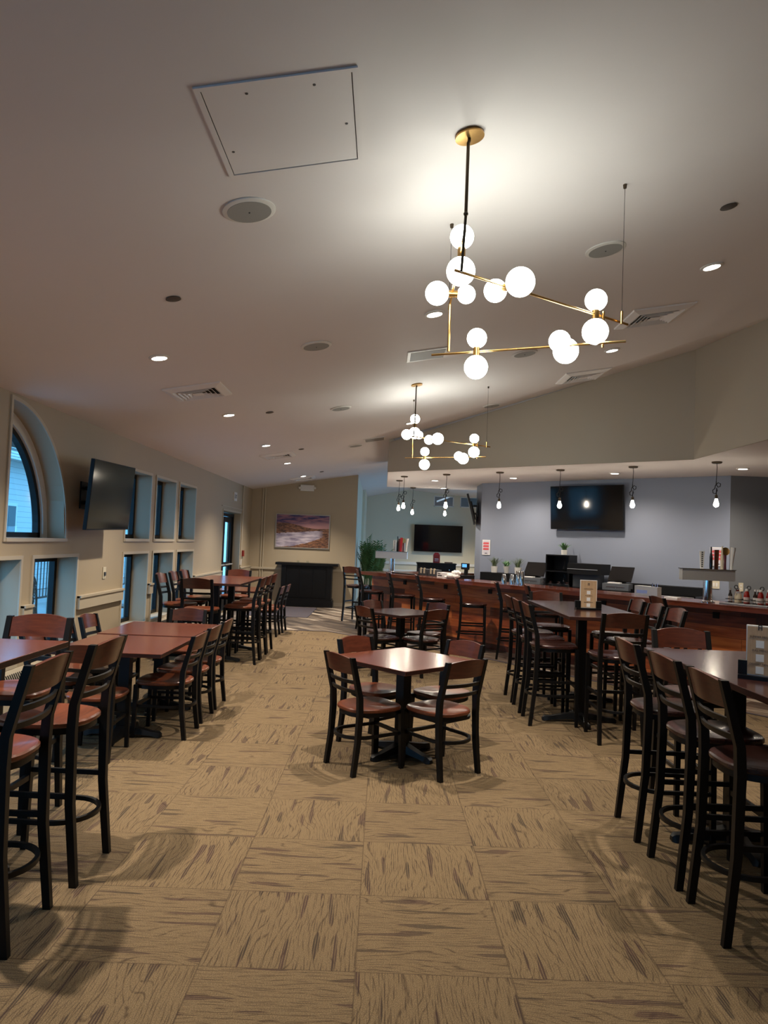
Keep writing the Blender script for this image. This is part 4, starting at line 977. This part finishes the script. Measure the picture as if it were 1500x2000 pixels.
# convector heater along the left wall
def heater(y0, y1, lb):
    t = thing('convector_heater', lb, 'heater', (XL + .002, (y0 + y1) / 2, 0), 0, 'convectors under the left windows'); q = (y1 - y0) / 2
    bm = nb(); loft(bm, [[(0.014, s * q, .02), (.13, s * q, .02), (.13, s * q, .17), (.03, s * q, .38), (.014, s * q, .38)] for s in (-1, 1)]); mk('cover', bm, M['tan_trim'], t)
    bm = nb(); n = int((y1 - y0) / .035)
    for k in range(n):
        y = -q + .03 + k * .035
        loft(bm, [[(.118, y + e, .203), (.125, y + e, .206), (.050, y + e, .350), (.043, y + e, .345)] for e in (0, .014)])
    mk('grille', bm, M['darkhole'], t)
heater(4.4, 7.95, 'tan slatted convector heater under the near left windows'); heater(9.3, 12.8, 'tan slatted convector heater under the three far windows')

# ------------------------------------------------------------------ far room
t = thing('dresser', 'black low dresser with chrome knobs against the far cream wall', 'dresser', (1.63, 21.98, 0))
bm = nb(); box(bm, -.58, .58, -.22, .22, .06, 1.06); box(bm, -.6, .6, -.24, .24, 1.06, 1.10); box(bm, -.55, .55, -.2, .2, 0, .06); mk('body', bm, M['blackwood'], t)
for zz in (.90, .74, .58, .42):
    for xx in (-.38, 0, .38):
        bm = nb(); box(bm, xx - .18, xx + .18, -.232, -.22, zz - .065, zz + .065); d = mk('drawer', bm, M['blackwood'], t, bevel=.003)
        bm = nb()
        if xx == 0: box(bm, xx - .05, xx + .05, -.25, -.235, zz - .008, zz + .008)
        else: ball(bm, (xx, -.245, zz), .018, 10, 6)
        mk('knob', bm, M['chrome'], d)
t = thing('gift_box', 'bright red rounded box standing on the black dresser', 'box', (1.63, 21.95, 1.10))
bm = nb(); prism(bm, [(-.1, -.08), (.1, -.08), (.1, .08), (-.1, .08)], 0, .24); loft(bm, [[(-.1, -.08, .24), (.1, -.08, .24), (.1, .08, .24), (-.1, .08, .24)], [(-.05, -.05, .31), (.05, -.05, .31), (.05, .05, .31), (-.05, .05, .31)]]); mk('box_body', bm, M['redglossy'], t, bevel=.01)
bm = nb(); box(bm, -.06, .06, -.083, -.081, .11, .125); box(bm, -.06, .06, -.083, -.081, .06, .07); mk('print', bm, M['paperwhite'], t)
t = thing('small_tray', 'small dark red tray on the right of the black dresser', 'tray', (2.0, 21.95, 1.10)); bm = nb(); box(bm, -.12, .12, -.06, .06, 0, .035); mk('tray_body', bm, M['cherrydark'], t, bevel=.003)
# palm in a glass screen planter
t = thing('palm_plant', 'tall bushy green palm in a planter left of the bar', 'plant', (-.28, 19.4, 0))
bm = nb(); prism(bm, [(-.25, -.2), (.25, -.2), (.25, .2), (-.25, .2)], 0, .5); mk('planter', bm, M['blackwood'], t, bevel=.006)
bm = nb()
for k in range(84):
    a = random.uniform(0, 2 * PI); L = random.uniform(.75, 1.3); sp = random.uniform(.08, .40)
    p0 = Vector((random.uniform(-.2, .2), random.uniform(-.12, .12), .48)); pts = []
    for q in range(9):
        u = q / 8; pts.append(p0 + Vector((math.cos(a) * sp * L * u ** 1.6, math.sin(a) * sp * L * u ** 1.6 * .7, L * (u - .28 * sp * u ** 3 * 1.6))))
    tube(bm, pts, .005, 4)
    for q in range(2, 9):
        for s in (-1, 1):
            for hh in (0, .5):
                if q == 8 and hh: continue
                b0 = pts[q].lerp(pts[min(q + 1, 8)], hh); d = (pts[q] - pts[q - 1]).normalized(); sd = d.cross(Vector((0, 0, 1)));
                if sd.length < .05: sd = Vector((1, 0, 0))
                sd = sd.normalized() * s; l = .17 * (1 - .3 * abs(q - 5) / 4)
                tip = b0 + sd * l * .8 + d * l * .7 + Vector((0, 0, -l * .25)); m_ = b0.lerp(tip, .45); w_ = d * .019
                bm.faces.new([bm.verts.new(v) for v in (b0, m_ + w_, tip, m_ - w_)])
mk('fronds', bm, M['leaf'], t)
bm = nb(); tube(bm, [(-.05, 0, .5), (-.1, .02, 1.3), (-.16, .02, 1.75)], .012, 6)
for k in range(9): bm.faces.new([bm.verts.new(v) for v in (Vector((-.12 - k * .004, 0, 1.35 + k * .05)), Vector((-.05 - k * .004, -.03, 1.42 + k * .05)), Vector((-.02, -.05, 1.5 + k * .05)), Vector((-.08, 0, 1.38 + k * .05)))])
mk('tall_stem', bm, M['leaf'], t)

# ------------------------------------------------------------------ ceiling fixtures
TH = math.atan(SL)
def onceil(name, label, cat, x, y, group=None): 
    t = thing(name, label, cat, (x, y, cz(x) - .001), 0, group); t.rotation_euler = (0, -TH, 0); return t
def ring_disc(name, t, r0, r1, mats, th=.012):
    bm = nb(); loft(bm, [[(r * math.cos(2 * PI * k / 32), r * math.sin(2 * PI * k / 32), z) for k in range(32)] for r, z in ((r0, 0), (r1, 0), (r1, -th * .5), (r1 - .01, -th), (r0, -th))], closed=True)
    return mk(name, bm, mats, t, smooth=True)
proto = None
DL = [(-1.92, 3.22, ''), (-1.92, 5.93, 'second from the near end along the left row'), (-1.92, 8.63, 'beside the first left ceiling vent'), (-1.92, 11.38, 'before the second left ceiling vent'), (-1.92, 13.94, 'behind the second left ceiling vent'), (-1.92, 16.70, 'last in the left row near the back wall'),
      (.34, 5.74, 'just below the globes of the near chandelier'), (.34, 11.08, 'beside the top globe of the far chandelier'), (2.45, 2.9, ''), (2.45, 5.48, 'alone at the right, largest in view'), (2.45, 7.91, 'below the right end of the near chandelier')]
for x, y, lb in DL:
    if lb:
        t = onceil('recessed_downlight', 'round recessed ceiling light ' + lb, 'ceiling light', x, y, 'recessed downlights in the sloped ceiling')
        ring_disc('trim_ring', t, .062, .085, M['white'])
        bm = nb(); lathe(bm, [(0, -.001), (.064, -.001), (.064, -.007), (0, -.008)], 28); mk('lens', bm, M['led'], t)
    o = spot((x, y, cz(x) - .035), 360 if x < 2 else 240, 116, .9, .035)
SDL = [(.95, 13.88, 'left part of the bar soffit, near'), (1.27, 15.69, 'left part of the bar soffit, far'), (2.26, 12.75, 'beside the pendant above the cups'), (3.61, 11.35, 'above the bar television'), (5.01, 10.1, 'near the right edge of the photo'), (.65, 16.8, '')]
for x, y, lb in SDL:
    z = 2.899
    if lb:
        t = thing('recessed_downlight', 'small recessed light over the bar, ' + lb, 'ceiling light', (x, y, z), 0, 'recessed lights over the bar')
        ring_disc('trim_ring', t, .062, .085, M['white'])
        bm = nb(); lathe(bm, [(0, -.001), (.064, -.001), (.064, -.007), (0, -.008)], 24); mk('lens', bm, M['led'], t)
        spot((x, y, z - .03), 115, 150, .8, .05)
spot((6.0, 9.6, 2.87), 60, 130, .8, .05)
for x, y in ((2.0, 22.9), (3.1, 22.4)): spot((x, y, 3.2), 260, 125, .9, .06, (1., .9, .72))  # added fill spots without fixtures, brightening the far cream wall
al = bpy.data.lights.new('window_daylight', 'AREA'); al.shape = 'RECTANGLE'; al.size = 4.0; al.size_y = 2.0; al.energy = 40; al.color = (.20, .50, 1.)
o = bpy.data.objects.new('window_daylight', al); COL.objects.link(o); o.location = (4.15, 20.7, 1.65); o.rotation_euler = (0, PI / 2 + .25, 0)
for x, y, lb in ((-.75, 3.61, 'large and nearest, left of the chandelier'), (-.65, 6.2, 'second, left of the near chandelier'), (-.61, 9.16, 'third, near the far chandelier canopy'), (1.43, 4.82, 'right of the near chandelier'), (1.41, 7.52, 'behind the lower bar of the near chandelier'), (-.56, 12.79, 'fourth, near the back grille'), (1.51, 10.5, 'by the far chandelier cable')):
    t = onceil('ceiling_speaker', 'round flush ceiling speaker, ' + lb, 'speaker', x, y, 'round ceiling speakers')
    bm = nb(); lathe(bm, [(0, 0), (.135, 0), (.135, -.006), (.12, -.012), (0, -.012)], 40); mk('rim', bm, M['white'], t, smooth=True)
    bm = nb(); lathe(bm, [(0, -.012), (.112, -.012), (.112, -.0135), (0, -.0135)], 40); mk('grille', bm, M['grille'], t)
    bm = nb(); ball(bm, (0, 0, -.014), .005, 8, 6); mk('badge', bm, M['darkgreyp'], t)
for x, y, lb in ((-1.44, 4.67, 'left, nearest'), (-1.46, 8.81, 'left, between two left-row lights'), (2.05, 4.37, 'far right, near the cable'), (-1.47, 12.32, 'left, near the second vent'), (-1.46, 16.3, 'left, near the back wall'), (2.02, 8.12, 'right, behind the near chandelier')):
    t = onceil('sprinkler_cover', 'small dark round sprinkler cover in the ceiling, ' + lb, 'sprinkler', x, y, 'sprinkler covers')
    bm = nb(); lathe(bm, [(0, 0), (.045, 0), (.05, -.006), (.03, -.012), (0, -.012)], 24); mk('cover_plate', bm, plain('dull_bronze', (.07, .06, .055), .5), t, smooth=True)
for x, y, lb in ((-1.94, 7.27, 'square louvred vent in the left part of the ceiling, nearest'), (-1.92, 12.70, 'square louvred vent in the left part of the ceiling, middle'), (-1.98, 17.2, 'square louvred vent close to the back wall'), (2.46, 6.70, 'square louvred vent at the right end of the near chandelier'), (2.47, 9.15, 'square louvred vent beside the bar bulkhead')):
    t = onceil('ceiling_vent', lb, 'vent', x, y, 'louvred ceiling vents')
    def sq(a, z): return [(-a, -a, z), (a, -a, z), (a, a, z), (-a, a, z)]
    bm = nb(); loft(bm, [sq(.29, 0), sq(.285, -.012), sq(.225, -.034), sq(.215, -.034), sq(.215, -.004), sq(.28, -.002)], closed=True); mk('outer_frame', bm, M['ventwhite'], t)
    bm = nb(); box(bm, -.215, .215, -.215, .215, -.003, -.001); mk('dark_throat', bm, M['darkhole'], t)
    for k in range(4):
        a = .212 - k * .04; bm = nb(); loft(bm, [sq(a, -.034), sq(a - .003, -.036), sq(a - .024, -.008), sq(a - .021, -.007)], closed=True); mk('louvre', bm, M['ventwhite'], t)
    bm = nb(); box(bm, -.05, .05, -.05, .05, -.034, -.03); mk('centre_plate', bm, M['ventwhite'], t)
for x, y, w, lb in ((.36, 7.02, .17, 'flat grey return grille behind the near chandelier'), (-.22, 12.34, .16, 'flat grey return grille left of the far chandelier')):
    t = onceil('return_grille', lb, 'vent', x, y, 'return air grilles')
    bm = nb(); box(bm, -w - .03, w + .03, -.19, .19, -.008, 0); mk('frame', bm, M['white'], t)
    bm = nb(); box(bm, -w, w, -.16, .16, -.0095, -.008); mk('mesh', bm, M['grille'], t)
t = thing('access_hatch', 'large white ceiling access hatch at the upper left', 'hatch', (-.47, 2.94, cz(-.47) - .001)); t.rotation_euler = (0, -TH, 0)
bm = nb(); a, b = .31, .33
box(bm, -a, a, -b, -b + .022, -.008, 0); box(bm, -a, a, b - .022, b, -.008, 0); box(bm, -a, -a + .022, -b + .022, b - .022, -.008, 0); box(bm, a - .022, a, -b + .022, b - .022, -.008, 0); mk('frame', bm, M['ceil'], t)
bm = nb(); box(bm, -a + .026, a - .026, -b + .026, b - .026, -.005, 0); mk('door', bm, M['ceil'], t)
bm = nb(); box(bm, -a + .022, a - .022, -b + .022, b - .022, -.001, 0); mk('gap', bm, M['darkhole'], t)
for px_, py_ in ((-.12, -.26), (.14, -.26), (.25, .02), (-.25, .12)):
    bm = nb(); lathe(bm, [(0, -.005), (.006, -.005), (.006, -.007), (0, -.007)], 10, px_, py_); mk('latch_screw', bm, M['darkgreyp'], t)

# ------------------------------------------------------------------ chandeliers
CZ = cz(.32)
ch = thing('chandelier', 'large brass chandelier with glowing globes, nearest the camera', 'chandelier', (.317, 3.18, CZ), 0, 'globe chandeliers')
def L_(x, y, z): return Vector((x - .317, y - 3.18, z - CZ))
def part(name, bm, mat, **k): return mk(name, bm, mat, ch, smooth=True, **k)
bm = nb(); lathe(bm, [(0, 0), (.062, 0), (.066, -.006), (.066, -.016), (0, -.018)], 36); bmesh.ops.rotate(bm, cent=(0, 0, 0), matrix=Matrix.Rotation(-TH, 3, 'Y'), verts=bm.verts); part('canopy', bm, M['brass'])
bm = nb(); tube(bm, [(0, 0, -.015), (0, 0, -.03), (-.004, 0, -.04), (-.004, 0, L_(0, 0, 3.16).z)], .0075, 12); part('upper_stem', bm, M['bronze'])
bm = nb(); tube(bm, [(-.004, 0, L_(0, 0, 3.155).z), (-.012, .03, L_(0, 0, 2.905).z)], .0065, 12); ball(bm, (-.004, 0, L_(0, 0, 3.158).z), .011, 12, 8); part('lower_stem', bm, M['bronze'])
def rod(name, a, b, r=.0065): 
    bm = nb(); tube(bm, [L_(*a), L_(*b)], r, 12); return part(name, bm, M['brass'])
rod('upper_arm', (.278, 3.235, 2.921), (1.307, 3.953, 2.93)); rod('lower_arm', (.24, 4.166, 2.773), (1.231, 3.741, 2.773)); rod('cross_arm', (.314, 3.20, 3.09), (.326, 4.11, 3.03))
rod('drop_rod', (.325, 4.03, 3.03), (.325, 4.03, 2.76), .0075); rod('drop_rod', (1.13, 3.81, 2.95), (1.13, 3.81, 2.755), .0065); rod('cable_grip', (1.252, 3.886, 2.91), (1.252, 3.886, 2.98), .007)
def cable(x, y, z0):
    bm = nb(); tube(bm, [L_(x, y, z0), L_(x, y, cz(x))], .0013, 6); c = part('support_cable', bm, M['blackmetal'])
    bm = nb(); lathe(bm, [(0, L_(x, y, cz(x)).z), (.011, L_(x, y, cz(x)).z), (.009, L_(x, y, cz(x)).z - .022), (0, L_(x, y, cz(x)).z - .025)], 12, L_(x, y, 0).x, L_(x, y, 0).y); mk('cable_anchor', bm, M['bronze'], c, smooth=True)
cable(1.252, 3.886, 2.97); cable(.325, 4.10, 3.03)
def pair(J, ax, r1, r2, gap=.026):
    J = Vector(J); ax = Vector(ax).normalized()
    bm = nb(); tube(bm, [L_(*(J - ax * gap)), L_(*(J + ax * gap))], .019, 18); part('globe_collar', bm, M['brass'])
    for s, r in ((1, r1), (-1, r2)):
        bm = nb(); ball(bm, L_(*(J + ax * s * (gap + r * .93))), r, 32, 20); part('glass_globe', bm, M['globe'])
pair((.322, 3.42, 3.078), (0, 0, 1), .057, .069)
pair((.325, 3.865, 3.033), (-1, 0, 0), .064, .050)
pair((.545, 3.42, 2.921), (.57, -.82, -.02), .069, .056)
pair((1.085, 3.80, 2.926), (0, 0, 1), .058, .069)
pair((.487, 4.06, 2.773), (0, 0, 1), .056, .067)
pair((.93, 3.87, 2.773), (-.42, -.90, .05), .057, .070)
ch2 = copy_tree(ch); ch2.location = (.317, 3.18 + 5.16, CZ); ch2['label'] = 'brass globe chandelier farther back, in front of the bar soffit'

# ------------------------------------------------------------------ pendants over the bar
pen = thing('pendant_light', '', 'pendant', (0, 0, 0), 0, 'bare bulb pendants over the bar')
bm = nb(); lathe(bm, [(0, 0), (.065, 0), (.065, -.014), (.055, -.022), (0, -.024)], 28); mk('canopy', bm, M['bronze'], pen, smooth=True)
bm = nb(); tube(bm, [(0, 0, -.02), (.004, 0, -.08), (-.004, 0, -.26)], .004, 8); tube(bm, [(-.004, 0, -.26), (-.004, 0, -.30), (.018, 0, -.335), (.045, .01, -.325), (.05, .01, -.29), (.02, .01, -.275), (-.012, .005, -.31), (-.02, 0, -.355), (-.045, -.01, -.375), (-.04, -.01, -.415), (-.008, -.005, -.42), (.01, 0, -.38), (.003, 0, -.345), (.0, 0, -.40), (0, 0, -.44)], .0055, 8); mk('knotted_cord', bm, M['blackmatte'], pen, smooth=True)
bm = nb(); lathe(bm, [(0, -.435), (.012, -.435), (.019, -.45), (.019, -.49), (0, -.49)], 16); mk('socket', bm, M['bronze'], pen, smooth=True)
bm = nb(); lathe(bm, [(0, -.49), (.014, -.49), (.02, -.515), (.031, -.55), (.033, -.565), (.028, -.585), (.014, -.598), (0, -.60)], 20); mk('bulb', bm, M['bulb'], pen, smooth=True)
PN = [(.27, 14.19, 'leftmost'), (.34, 13.27, 'second from the left, nearer the camera'), (.61, 15.88, 'third from the left, lowest in the photo'), (1.06, 12.57, 'in line with the far television, upper bulb'), (1.40, 16.74, 'in line with the far television, lower bulb'),
      (1.88, 11.87, 'at the left end of the grey-blue wall'), (2.70, 11.14, 'before the bar television'), (3.56, 10.36, 'right of the bar television'), (4.36, 9.48, 'rightmost, by the grey wall corner')]
for k, (x, y, lb) in enumerate(PN):
    place(pen, (x, y, 2.899 if y < 16 else 3.45), random.uniform(-.5, .5), 'bare glowing bulb on a knotted black cord, ' + lb)
    if y > 16: pass
for o in [o for o in COL.objects if o.name.startswith('pendant_light') and o.location.y > 16]:
    o.location.z = 2.899; o.location.y = 15.9; o.location.x = 1.33

# ------------------------------------------------------------------ light, camera, world
w = bpy.data.worlds.new('sky'); sc.world = w; w.use_nodes = True
bg = w.node_tree.nodes['Background']; bg.inputs[0].default_value = (.14, .52, 1.0, 1); bg.inputs[1].default_value = 4.8

cam = bpy.data.cameras.new('camera'); co = bpy.data.objects.new('camera', cam); COL.objects.link(co)
yaw, pitch, roll, hh = -.0008, .0415, -.0388, 1.67262
cy, sy, cp, sp, cr, sr = math.cos(yaw), math.sin(yaw), math.cos(pitch), math.sin(pitch), math.cos(roll), math.sin(roll)
r = Vector((cy, -sy, 0)); fw = Vector((sy, cy, 0)); up = Vector((0, 0, 1))
F = fw * cp + up * sp; U = up * cp - fw * sp
Xv = r * cr - U * sr; U2 = U * cr + r * sr
m = Matrix((Xv, U2, -F)).transposed().to_4x4(); m.translation = (0, 0, hh)
co.matrix_world = m
cam.sensor_fit = 'HORIZONTAL'; cam.sensor_width = 36; cam.lens = 1408 / 1500 * 36; cam.clip_end = 200; cam.clip_start = .05
sc.camera = co
vs = sc.view_settings; vs.view_transform = 'Standard'; vs.look = 'None'; vs.gamma = 1; vs.exposure = 0.12; vs.use_curve_mapping = False
